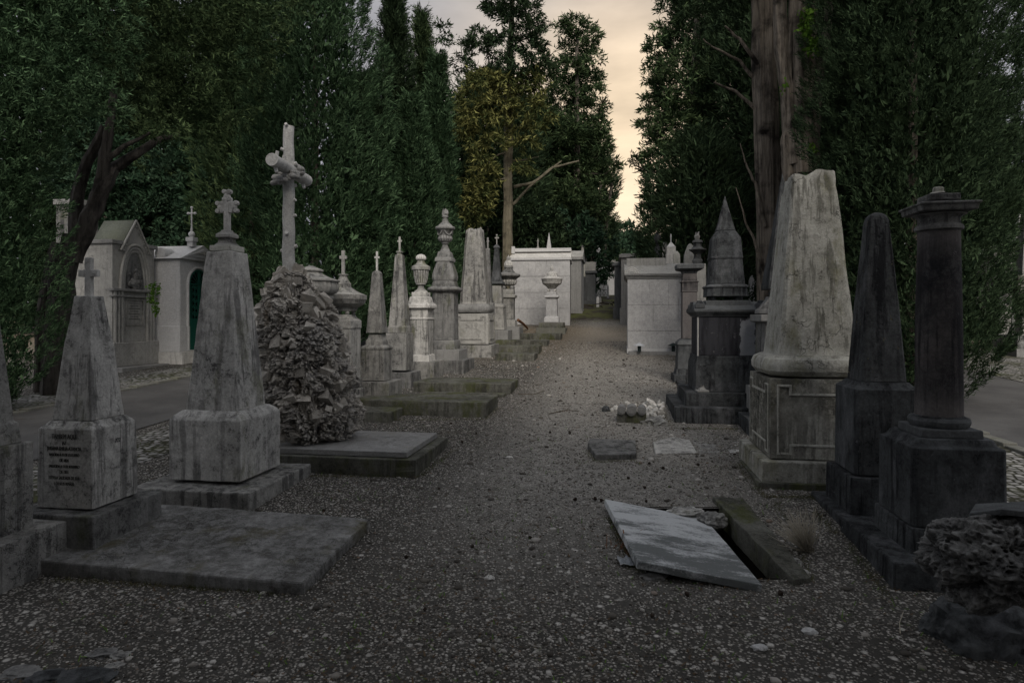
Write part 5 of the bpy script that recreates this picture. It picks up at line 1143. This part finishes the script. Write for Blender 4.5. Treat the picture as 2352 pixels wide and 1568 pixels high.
def cypress(label, xd, D, rad, zt, mat, seed, L=None, dens=1.0, name='cypress', z0=0.1, prof=None, lump=1.0, trunk=True, group=None, X=None):
    """columnar crown: feathery sprays gathered in upward tongues with dark folds between them"""
    X = (xd - CX) / F * D if X is None else X; zg = gz(X, D); e = empty(name, (X, D, zg), 0, label, 'tree', group); rg = np.random.default_rng(seed)
    L = (L or max(.05, D * .0125)) * .72; hh = zt - zg; vis = hh if D < 1 else min(hh, (H + 760 / F * D) - zg + 1.5); f1 = sines(rg, 9, 2.2 / rad)
    nc = int(2 * math.pi * rad * vis * dens * 30 / (L / .1) ** 1.3); m = 22
    pr = prof or (lambda t: np.minimum(1, (t * 9 + .35)) * np.clip((1 - t) * 2.6, 0, 1) ** .6)
    t = rg.random(nc) * vis / hh; th = rg.random(nc) * 6.283
    base = np.stack([np.cos(th) * rad, np.sin(th) * rad, t * hh], 1)
    b1 = bumps(base, rg, rad * .42, .45); b2 = bumps(base, rg, max(rad * .16, L * 1.8), .6)
    r = pr(t) * rad * (.76 + lump * (.12 * f1(base) + .28 * b1 + .15 * b2))
    shell = np.where(rg.random(nc) < .80, 1.0, .5 + .45 * rg.random(nc)); r = r * shell
    C = np.stack([np.cos(th) * r, np.sin(th) * r, z0 + t * (hh - z0) + .15 * rad * b1], 1)
    out = np.stack([np.cos(th), np.sin(th), np.zeros(nc)], 1); tip = .7 + .7 * b2
    P = np.repeat(C, m, 0); O = np.repeat(out, m, 0); axis_ = O * .75 + np.array([0, 0, 1.0]); s_ = rg.random(nc * m)
    P = P + axis_ * (s_ * np.repeat(tip, m) * L * 1.9)[:, None] + rg.normal(0, L * .26, (nc * m, 3)) * (1.2 - s_)[:, None]
    PI_ = []; nf = int(nc * 4.5); t = rg.random(nf) * vis / hh; th = rg.random(nf) * 6.283; r = pr(t) * rad * (.32 + .36 * rg.random(nf))
    Q = np.stack([np.cos(th) * r, np.sin(th) * r, z0 + t * (hh - z0)], 1); QO = np.stack([np.cos(th), np.sin(th), np.zeros(nf)], 1)
    LL = np.concatenate([np.full(len(P), L * 1.45), np.full(nf, min(max(L * 2.0, rad * .105), rad * .3))])
    fblades(np.concatenate([P, Q]), np.concatenate([O * .8, QO * .2]), LL, .068, .75, .50, rg, 'crown', MT[mat], e, wide=len(P))
    if trunk: g = MB(); g.tube([(0, 0, -.2), (.05, 0, hh * .4), (0, 0, hh * .93)], [rad * .07, rad * .05, .02], 8); g.build('trunk', MT['bark'], e)
    return e
def blobs(e, B, mat, seed, L, dens=1.0, up=.15, droop=0, wr=.2, rnd=.7, name='crown', hollow=.35):
    """B: (centre, rx, ry, rz) in local coordinates; boughs of sprays in layered clumps"""
    rg = np.random.default_rng(seed); PP = []; OO = []; L = L * .8; wr *= .85
    for c, rx, ry, rz_ in B:
        rx, ry, rz_ = max(rx - L * 1.3, L * .8), max(ry - L * 1.3, L * .8), max(rz_ - L * .9, L * .6)
        area = 4 * math.pi * ((rx*ry)**1.6 / 3 + (rx*rz_)**1.6 / 3 + (ry*rz_)**1.6 / 3) ** (1/1.6); nc = max(12, int(area * dens * 19 / (L / .1) ** 1.25))
        d = rg.normal(0, 1, (nc, 3)); d /= np.linalg.norm(d, axis=1)[:, None]; f = sines(rg, 8, 3.0); bb_ = bumps(d * np.array([rx, ry, rz_]), rg, max(.30 * max(rx, rz_), L * 2), 1.0); r = (1 - hollow * rg.random(nc) ** 1.5) * (.72 + .24 * f(d * 1.0) + .42 * bb_) 
        C = np.array(c) + d * np.array([rx, ry, rz_]) * r[:, None]; m = 22
        P = np.repeat(C, m, 0); O = np.repeat(d, m, 0); O[:, 2] *= .5; O[:, 2] += up - droop; s_ = rg.random(nc*m)
        P = P + O * (s_ * L * 1.5)[:, None] + rg.normal(0, L * .33, (nc*m, 3)) * np.array([1, 1, .6]); PP.append(P); OO.append(O)
    return fblades(np.concatenate(PP), np.concatenate(OO) * .8, L * 1.3, wr * .62, up - droop, rnd, rg, name, MT[mat], e)
def limb(g, pts, rad, n=9, seed=0):
    P = [Vector(p) for p in pts]; Q = []; Rr = []
    for i in range(len(P) - 1):
        for t in [q / 6 for q in range(6)]: Q.append(P[i].lerp(P[i+1], t) + Vector((mn.noise(Vector((i, t * 2, seed))), mn.noise(Vector((seed, i, t))), 0)) * .04); Rr.append(rad[i] + (rad[i+1] - rad[i]) * t)
    Q.append(P[-1]); Rr.append(rad[-1]); big = max(Rr) > .1
    g.tube(Q, Rr, 32 if big else n, jit=.05 if big else .2, seed=seed, ridge=.13 if big else 0)

# T1 near left cypress
cypress('nearest dense cypress filling the far left edge', -42, 8.6, .80, 7.5, 'leafg', 1, L=.066, dens=1.1, z0=.0)
# T2 leaning tree with forked trunk
Dt = 10.2; b0 = gnd(128, 905); e = empty('leaning_tree', (b0.x, Dt, gz(b0.x, Dt)), 0, 'old cypress with a forked leaning trunk and a broad canopy over the upper left', 'tree'); oo = Vector(e.location)
def Lc(x, y, D): return W(x, y, D) - oo
g = MB(); limb(g, [(0, 0, -.2), Lc(135, 800, Dt), Lc(143, 650, Dt), Lc(170, 540, Dt)], [.24, .19, .17, .15], 14, 1)
limb(g, [Lc(165, 600, Dt), Lc(205, 500, Dt), Lc(238, 430, Dt), Lc(262, 385, Dt+.2)], [.14, .13, .11, .09], 12, 2)
limb(g, [Lc(262, 385, Dt+.2), Lc(320, 350, 10.4), Lc(370, 320, 10.6), Lc(410, 310, 10.8)], [.09, .07, .055, .04], 9, 3)
limb(g, [Lc(175, 560, Dt), Lc(178, 450, Dt+.3), Lc(200, 370, Dt+.3), Lc(240, 290, Dt+.3)], [.11, .09, .08, .06], 10, 4)
limb(g, [Lc(225, 450, Dt), Lc(238, 380, Dt), Lc(250, 300, Dt), Lc(262, 200, Dt)], [.10, .09, .07, .05], 9, 5)
limb(g, [Lc(245, 372, Dt), Lc(280, 340, Dt), Lc(345, 305, Dt)], [.05, .04, .02], 7, 6)
limb(g, [Lc(100, 900, Dt+.2), Lc(110, 700, Dt+.3), Lc(140, 560, Dt+.3)], [.14, .13, .12], 10, 7)
g.build('trunk', MT['barkd'], e, ang=60)
B = [(Lc(60, 60, 8.6), .9, .8, .8), (Lc(190, 40, 9.0), .8, .8, .7), (Lc(120, 200, 8.6), .8, .7, .55), (Lc(230, 235, 8.8), .38, .5, .35), (Lc(20, 260, 8.4), .6, .6, .4), (Lc(5, 400, 8.6), .5, .6, .6),
     (Lc(330, 60, 10.5), .9, .9, .8), (Lc(430, 130, 11), .9, .9, .7), (Lc(480, 30, 11.2), .9, .9, .7), (Lc(330, 180, 10.8), .7, .7, .5), (Lc(400, 240, 11.2), .7, .7, .42), (Lc(500, 230, 11.5), .6, .8, .5), (Lc(560, 90, 11.8), .8, .8, .9), (Lc(430, 285, 11.4), .55, .6, .36), (Lc(350, 300, 11.6), .4, .5, .25), (Lc(405, 300, 10.5), .34, .3, .2), (Lc(340, 285, 10.2), .3, .3, .2), (Lc(375, 290, 10.2), .3, .3, .22), (Lc(300, -80, 10), 1.6, 1.5, .8), (Lc(90, -120, 9.5), 1.5, 1.5, .9), (Lc(540, -100, 11.5), 1.5, 1.5, 1)]
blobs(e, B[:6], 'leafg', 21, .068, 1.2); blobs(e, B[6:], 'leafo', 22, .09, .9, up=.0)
# backdrop behind the left tombs
e = empty('broadleaf_tree', (-13.5, 21, gz(-13.5, 21)), 0, 'dark glossy broadleaf thicket tree behind the gothic tomb', 'tree'); oo = Vector(e.location)
blobs(e, [(Lc(300, 480, 21), 1.9, 1.2, 1.5), (Lc(420, 450, 21), 1.7, 1.2, 1.8), (Lc(240, 420, 21.5), 1.7, 1.2, 1.8), (Lc(350, 600, 21), 2, 1.2, 1.6), (Lc(520, 500, 20.5), 1.5, 1.2, 2)], 'leafb', 31, .15, 1.3, wr=.36)
g = MB(); limb(g, [(0, 0, -.2), (0, 0, 2), (.2, 0, 4)], [.2, .15, .08]); g.build('trunk', MT['bark'], e)
cypress('broad olive cypress standing behind the left thicket', 520, 23, 2.1, 13, 'leafo', 41, L=.22, dens=.9)
cypress('dark cypress behind the leaning tree', 330, 25, 2.6, 14, 'leafd', 42, L=.26, dens=.9)
cypress('dark cypress deep in the upper left background', 130, 24, 2.8, 14, 'leafd', 43, L=.26, dens=.9)
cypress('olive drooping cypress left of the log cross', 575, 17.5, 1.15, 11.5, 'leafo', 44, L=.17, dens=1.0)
# T3 big cypress behind log cross
full = lambda t: np.minimum(1, t * 9 + .6) * np.clip((1 - t) * 1.7 , 0, 1) ** .5 * (1.10 - .25 * t)
cypress('large dense green cypress right behind the log cross', 720, 15.0, 1.5, 13.5, 'leafg', 51, L=.12, dens=1.15, prof=full)
cone_ = lambda t: np.minimum(1, t * 9 + .6) * np.clip((1 - t) * 1.15, 0, 1) ** .75
def yz(y, D): return H - (y - HY) / F * D
cypress('dark cypress in the gap behind the large one and the tall narrow one', 838, 22, 1.25, yz(185, 22), 'leafd', 56, L=.2, dens=1.3, prof=full)
cypress('tall narrow dark cypress right of the large one, its tip touching the sky', 905, 17.5, .92, yz(-5, 17.5), 'leafd', 52, L=.13, dens=1.25, prof=cone_)
cypress('slim cypress with a needle tip behind the flame urn', 970, 19.0, .62, yz(40, 19), 'leafo', 53, L=.14, dens=1.3, prof=cone_)
cypress('slim green cypress just left of the tall bare-trunked tree', 1005, 18.4, .60, yz(140, 18.4), 'leafg', 54, L=.14, dens=1.4, prof=cone_)
cypress('bluish bushy cypress filling the space under the two slim cypresses', 945, 16.6, 1.12, yz(240, 16.6), 'leafg', 55, L=.125, dens=1.2, prof=cone_)
# T7 central tree
Dt = 25.0; b0 = W(1165, 600, Dt); e = empty('tall_tree', (b0.x, Dt, gz(b0.x, Dt)), 0, 'tall central tree with a straight pale trunk and olive boughs coloured as if in golden light', 'tree'); oo = Vector(e.location)
g = MB(); limb(g, [(0, 0, -.3), Lc(1165, 560, Dt), Lc(1166, 430, Dt), Lc(1168, 300, Dt), Lc(1172, 120, Dt), Lc(1180, -60, Dt)], [.24, .19, .17, .16, .12, .06], 14, 1)
limb(g, [Lc(1180, 430, Dt), Lc(1225, 420, Dt), Lc(1270, 385, Dt), Lc(1330, 370, Dt)], [.07, .06, .05, .03], 7, 2); limb(g, [Lc(1178, 470, Dt), Lc(1215, 430, Dt), Lc(1290, 370, Dt)], [.06, .05, .03], 7, 3)
for i, (ya_, dx, dy) in enumerate(((335, -60, -30), (300, 50, -40), (260, -70, 10), (240, 60, -10), (370, 70, -10), (350, -45, 25), (410, -50, 15))): limb(g, [Lc(1168, ya_, Dt), Lc(1168 + dx * .5, ya_ + dy * .2, Dt - .3), Lc(1168 + dx, ya_ + dy, Dt - .4)], [.045, .03, .015], 6, 10 + i)
g.build('trunk', MT['barkl'], e, ang=60)
up_ = [(1170, -20, 60, 60), (1135, 10, 35, 30), (1200, 40, 55, 45), (1225, 90, 50, 40), (1100, 90, 40, 25), (1070, 100, 25, 25), (1150, 110, 45, 40), (1235, 150, 40, 40), (1190, 170, 60, 35), (1020, 75, 22, 30), (1060, 140, 30, 30)]
lo_ = [(1110, 190, 50, 35), (1080, 230, 38, 35), (1165, 190, 50, 35), (1100, 280, 55, 28), (1060, 300, 30, 30), (1090, 330, 30, 30), (1110, 370, 40, 25), (1090, 420, 40, 30), (1200, 330, 35, 25), (1130, 240, 60, 22), (1085, 480, 40, 40), (1215, 240, 40, 30), (1215, 190, 45, 30), (1240, 265, 35, 30), (1195, 290, 40, 28), (1140, 325, 40, 22), (1125, 410, 30, 30), (1210, 380, 30, 18), (1110, 450, 30, 30)]
sc_ = Dt / F
blobs(e, [(Lc(x, y, Dt + ((x * 7) % 5 - 2) * .4), a * sc_, a * sc_ * .9, b * sc_) for x, y, a, b in up_], 'leafd', 61, .21, 1.4, up=-.05, hollow=.5)
blobs(e, [(Lc(x, y, Dt + ((x * 7) % 5 - 2.6) * .4), a * sc_, a * sc_ * .8, b * sc_) for x, y, a, b in lo_], 'leaflit', 62, .21, 1.4, up=-.15, hollow=.5, name='lower_boughs')
# T8 
Dt = 38.0; b0 = W(1330, 600, Dt); e = empty('cedar_tree', (b0.x, Dt, gz(b0.x, Dt)), 0, 'ragged dark conifer left of the bright gap, its boughs reaching over the path', 'tree'); oo = Vector(e.location); sc_ = Dt / F
g = MB(); limb(g, [(0, 0, -.3), Lc(1325, 400, Dt), Lc(1325, 120, Dt), Lc(1330, 60, Dt)], [.26, .2, .09, .03], 10, 4)
for i, (x, y) in enumerate(((1290, 520), (1360, 510), (1385, 530))): limb(g, [Lc(x, 640, Dt + 1), Lc(x + 4, 540, Dt + 1), Lc(x + 20, 420, Dt + .5)], [.14, .12, .07], 8, 30 + i)
limb(g, [Lc(1325, 400, Dt), Lc(1390, 400, Dt), Lc(1425, 372, Dt)], [.06, .04, .015], 6, 40)
g.build('trunk', MT['bark'], e, ang=60)
bb = [(1325, 60, 42, 24), (1300, 70, 20, 22), (1350, 85, 30, 20), (1325, 120, 50, 28), (1305, 160, 50, 30), (1365, 135, 26, 18), (1355, 185, 42, 26), (1300, 220, 60, 35), (1370, 215, 28, 16), (1350, 255, 48, 28), (1300, 300, 55, 40), (1375, 290, 30, 24), (1360, 330, 50, 30), (1385, 335, 25, 16), (1385, 290, 14, 14), (1250, 280, 40, 40), (1260, 360, 50, 45), (1330, 390, 70, 40), (1400, 380, 34, 11), (1370, 420, 25, 20), (1300, 460, 75, 45), (1230, 440, 55, 45), (1360, 490, 50, 45), (1240, 520, 60, 40), (1375, 470, 16, 25), (1380, 550, 20, 30)]
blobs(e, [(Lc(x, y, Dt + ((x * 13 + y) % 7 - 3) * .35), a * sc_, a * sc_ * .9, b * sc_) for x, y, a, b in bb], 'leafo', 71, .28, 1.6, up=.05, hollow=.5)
# low background wood behind central tombs
for i, (x, y, D, rx, rz_, mt, lab) in enumerate(((1120, 520, 30, 1.9, 1.7, 'leafd', 'dark bush behind the central trunk at the left'), (1215, 540, 31, 1.7, 1.4, 'leafd', 'dark bush above the left white mausoleum'), (1300, 545, 33, 1.8, 1.3, 'leafb', 'shaggy grey-green bush above the mausoleum roofs'), (1370, 570, 46, 1.9, 1.5, 'leafb', 'grey-green bush left of the far end of the path'), (1425, 550, 60, 1.8, 1.9, 'leafb', 'far blue-green tree closing the end of the path'), (1462, 570, 50, 1.8, 2.0, 'leafb', 'far bushy tree right of the path end'), (1050, 600, 26, 1.4, 1.4, 'leafd', 'dark bush behind the flame urn'), (1395, 610, 62, 2.2, .9, 'leafb', 'low far hedge across the path end'))):
    e = empty('bush', (0, 0, 0), 0, lab, 'bush'); p = W(x, y, D); e.location = (p.x, D, gz(p.x, D)); oo = Vector(e.location)
    zc_ = p.z - oo.z; blobs(e, [(Vector((0, 0, zc_)), rx, rx * .8, rz_), (Vector((rx * .5, .3, zc_ * .6)), rx, rx, max(rz_, zc_ * .5)), (Vector((-rx * .6, .2, zc_ * .55)), rx, rx, max(rz_ * .8, zc_ * .45))], mt, 80 + i, D * .008, .9, wr=.3, name='foliage')
    g = MB(); g.tube([(0, 0, -.2), (0, 0, zc_)], [.12, .05], 6); g.build('stem', MT['bark'], e)
cypress('dark cypress far behind the central trunk', 1110, 33, 2.6, yz(180, 33), 'leafd', 91, L=.32, dens=.8)
cypress('dark cypress far behind the ragged conifer', 1215, 42, 3.0, yz(250, 42), 'leafd', 92, L=.34, dens=.8)
cypress('dark cypress standing behind the middle of the ragged conifer', 1320, 43, 2.3, yz(300, 43), 'leafd', 99, L=.36, dens=1.0)
cypress('distant dark cypress left of the central group', 1010, 30, 1.8, yz(300, 30), 'leafd', 93, L=.3, dens=.8)
# T9 right conifers
Dt = 25.0; b0 = W(1580, 600, Dt); e = empty('cedar_tree', (b0.x, Dt, gz(b0.x, Dt)), 0, 'big olive conifer right of the bright gap with a ragged lit edge', 'tree'); oo = Vector(e.location); sc_ = Dt / F
g = MB(); limb(g, [(0, 0, -.3), Lc(1585, 400, Dt), Lc(1600, 100, Dt), Lc(1600, -100, Dt)], [.3, .22, .14, .05], 10, 6); limb(g, [Lc(1585, 400, Dt), Lc(1490, 395, Dt), Lc(1440, 370, Dt)], [.06, .04, .015], 6, 41); g.build('trunk', MT['bark'], e, ang=60)
bb = [(1560, -30, 60, 50), (1550, 30, 45, 30), (1520, 70, 40, 25), (1500, 100, 30, 16), (1560, 110, 60, 45), (1515, 150, 40, 30), (1495, 175, 24, 16), (1530, 210, 50, 40), (1490, 240, 22, 22), (1500, 290, 35, 30), (1480, 280, 16, 12), (1550, 290, 60, 60), (1497, 340, 34, 28), (1525, 370, 50, 50), (1462, 368, 14, 9), (1488, 400, 20, 22), (1510, 450, 45, 60), (1560, 480, 60, 70), (1600, 200, 70, 90), (1610, 380, 70, 90), (1500, 520, 30, 50), (1620, 20, 70, 60)]
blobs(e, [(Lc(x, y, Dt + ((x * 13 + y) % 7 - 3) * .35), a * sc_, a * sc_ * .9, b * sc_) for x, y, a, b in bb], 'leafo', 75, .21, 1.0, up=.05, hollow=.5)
cypress('dark tall cypress behind the two big trunks', 1690, 26, 2.8, 17, 'leafd', 94, L=.26, dens=.9)
cypress('second dark cypress behind the multi-stemmed trunk', 1800, 23, 2.3, 16, 'leafd', 95, L=.25, dens=.9)
cypress('dark cypress between the trunks and the right cypress', 1935, 17, 1.5, 13, 'leafd', 96, L=.18, dens=.9)
cypress('dark cypress filling low behind the black pyramid', 1615, 21, 1.6, yz(330, 21), 'leafd', 97, L=.22, dens=.9)
# T10 trunks
Dt = 12.5; b0 = gnd(1765, 900); e = empty('tall_tree', ((1765 - CX) / F * Dt, Dt, gz(5, Dt)), 0, 'straight grey trunk left of the thick multi-stemmed trunk', 'tree'); oo = Vector(e.location)
g = MB(); limb(g, [(0, 0, -.2), Lc(1770, 690, Dt), Lc(1762, 450, Dt), Lc(1755, 200, Dt), Lc(1750, 0, Dt), Lc(1745, -300, Dt)], [.26, .24, .22, .215, .20, .15], 16, 1)
for i, P in enumerate(([(1785, 480), (1800, 330), (1830, 180), (1845, 20)], [(1760, 520), (1735, 420), (1715, 380), (1700, 330)], [(1745, 200), (1700, 140), (1640, 110), (1615, 90)], [(1740, 150), (1700, 90), (1665, 60)], [(1745, 260), (1690, 210), (1640, 190)], [(1760, 640), (1735, 560), (1710, 500), (1690, 430)], [(1775, 600), (1795, 500), (1812, 400)])):
    limb(g, [Lc(x, y, Dt - .2 * (i % 2)) for x, y in P], [.07, .05, .035, .02][:len(P)] if i in (0, 6) else [.045, .03, .018, .008][:len(P)], 7, 60 + i)
g.build('trunk', MT['bark'], e, ang=60)
blobs(e, [(Lc(1720, -120, Dt), 2.2, 1.8, .9), (Lc(1640, 20, Dt + 2), .8, .8, .5), (Lc(1800, -60, Dt + 1.5), .9, .9, .5)], 'leafd', 101, .12, .8)
Dt = 11.2; e = empty('tall_tree', ((1842 - CX) / F * Dt, Dt, gz(5, Dt)), 0, 'thick multi-stemmed trunk with ivy rising behind the big snapped obelisk', 'tree'); oo = Vector(e.location)
g = MB(); limb(g, [(0, 0, -.2), Lc(1842, 600, Dt), Lc(1840, 400, Dt), Lc(1838, 250, Dt)], [.42, .36, .28, .20], 18, 1)
for i, (P, r_) in enumerate((([(1824, 380), (1806, 200), (1792, 80), (1784, -200)], [.15, .11, .11, .09]), ([(1842, 400), (1838, 200), (1836, 60), (1830, -200)], [.20, .15, .13, .10]), ([(1862, 330), (1880, 200), (1902, 40), (1910, -150)], [.09, .075, .065, .05]), ([(1850, 300), (1860, 200), (1872, 60), (1870, -100)], [.09, .065, .055, .04]), ([(1815, 300), (1812, 160), (1818, 20), (1812, -100)], [.08, .06, .05, .04]), ([(1868, 260), (1874, 150), (1890, 90), (1912, 20)], [.05, .04, .035, .02]), ([(1865, 420), (1872, 320), (1880, 220), (1870, 100)], [.08, .08, .06, .03]), ([(1812, 420), (1806, 330), (1815, 260)], [.10, .10, .08]))):
    limb(g, [Lc(x, y, Dt - .25) for x, y in P], r_, 10, 70 + i)
g.build('trunk', MT['bark'], e, ang=60)
iv = [W(x, y, Dt - .6) for x, y in ((1852, 30), (1855, 50), (1858, 75), (1862, 95), (1866, 115), (1850, 60), (1868, 105))]
leaves('ivy', [Vector(q) - oo for q in iv], 420, .07, 'leafw', e, 7, .05); iv = [W(x, y, Dt - .5) - oo for x, y in ((1804, 202), (1868, 338), (1871, 345))]; leaves('ivy', iv, 60, .06, 'leafw', e, 8, .04)
blobs(e, [(Lc(1850, -140, Dt), 2.0, 1.6, .8)], 'leafd', 102, .11, .8)
# T11 right cypress
prr = lambda t: np.minimum(1, t * 6 + .55) * np.clip((1 - t) * 3.0, 0, 1) ** .5
cypress('large dark cypress directly behind the round dark column', 2090, 9.7, 1.25, 11.5, 'leafd', 111, L=.075, dens=1.2, prof=prr, z0=.0)
cypress('dark cypress just left behind the large right cypress', 1985, 11.6, .6, 12.0, 'leafd', 112, L=.10, dens=1.1, prof=prr)
cypress('dark cypress hidden close behind the large right cypress', 2120, 13.2, 1.35, 11.5, 'leafd', 113, L=.13, dens=1.1, prof=prr)
# T12 right edge trees
Dt = 15.5; e = empty('cedar_tree', (13.2, Dt, gz(13.2, Dt)), 0, 'open-branched dark tree at the right edge with sky showing through', 'tree'); oo = Vector(e.location)
g = MB(); limb(g, [(0, 0, -.2), (0, 0, 3), (-.2, 0, 6), (0, 0, 9)], [.22, .18, .14, .06], 10, 1); limb(g, [Lc(2400, 440, Dt), Lc(2350, 448, Dt), Lc(2290, 455, Dt)], [.07, .05, .02], 7, 2); limb(g, [Lc(2400, 200, Dt), Lc(2340, 180, Dt), Lc(2285, 190, Dt)], [.06, .04, .02], 7, 3); g.build('trunk', MT['bark'], e)
sc_ = Dt / F; bb = [(2310, 20, 50, 40), (2350, 90, 40, 35), (2300, 130, 35, 35), (2340, 210, 35, 20), (2295, 250, 30, 25), (2345, 320, 40, 40), (2300, 350, 35, 40), (2350, 400, 50, 30), (2310, 430, 40, 25), (2420, 250, 60, 150), (2260, 200, 40, 90)]
blobs(e, [(Lc(x, y, Dt + ((x * 3 + y) % 5 - 2) * .3), a * sc_, a * sc_, b * sc_) for x, y, a, b in bb], 'leafd', 121, .13, 1.1, hollow=.6)
cypress('far pale-green conifer seen behind the right gabled mausoleum', 2330, 34, 2.0, yz(440, 34), 'leaflit', 122, L=.3, dens=.8)
cypress('far dark cypress at the right edge behind the gabled mausoleum', 2262, 32, 1.5, yz(200, 32), 'leafd', 123, L=.3, dens=.8)
# unseen trees added behind the viewpoint to shade the foreground
e = empty('cedar_tree', (-1.2, -3.5, gz(0, -3.5)), 0, 'unseen spreading cedar added behind the viewpoint, its canopy shading the near graves', 'tree'); g = MB(); limb(g, [(0, 0, -.2), (0, 0, 4), (.3, .5, 8)], [.4, .3, .15], 10, 1); g.build('trunk', MT['bark'], e)
blobs(e, [((0.5, 3.4, 6.2), 3.2, 3.0, .7), ((3.6, 2.6, 6.4), 2.8, 2.8, .8), ((-2.8, 2.6, 6.4), 2.8, 2.8, .8), ((1, -1, 6.6), 4, 2.6, 1.0)], 'leafd', 131, .28, 1.3, hollow=.9, wr=.3)
cypress('unseen broad cypress added for shade behind the viewpoint at the right', 0, -5, 1.9, 10, 'leafd', 132, L=.3, dens=1.0, X=5.0)
for x_, y_, n_ in ((-2.6, -6.5, 'left of the cedar'), (1.6, -7.0, 'right of the cedar')): cypress('unseen low cypress added for shade behind the viewpoint, ' + n_, 0, y_, 2.0, 6.6, 'leafd', 135, L=.3, dens=1.0, X=x_)
cypress('unseen broad cypress added for shade behind the viewpoint at the left', 0, -5, 1.9, 10, 'leafd', 133, L=.3, dens=1.0, X=-7.5)
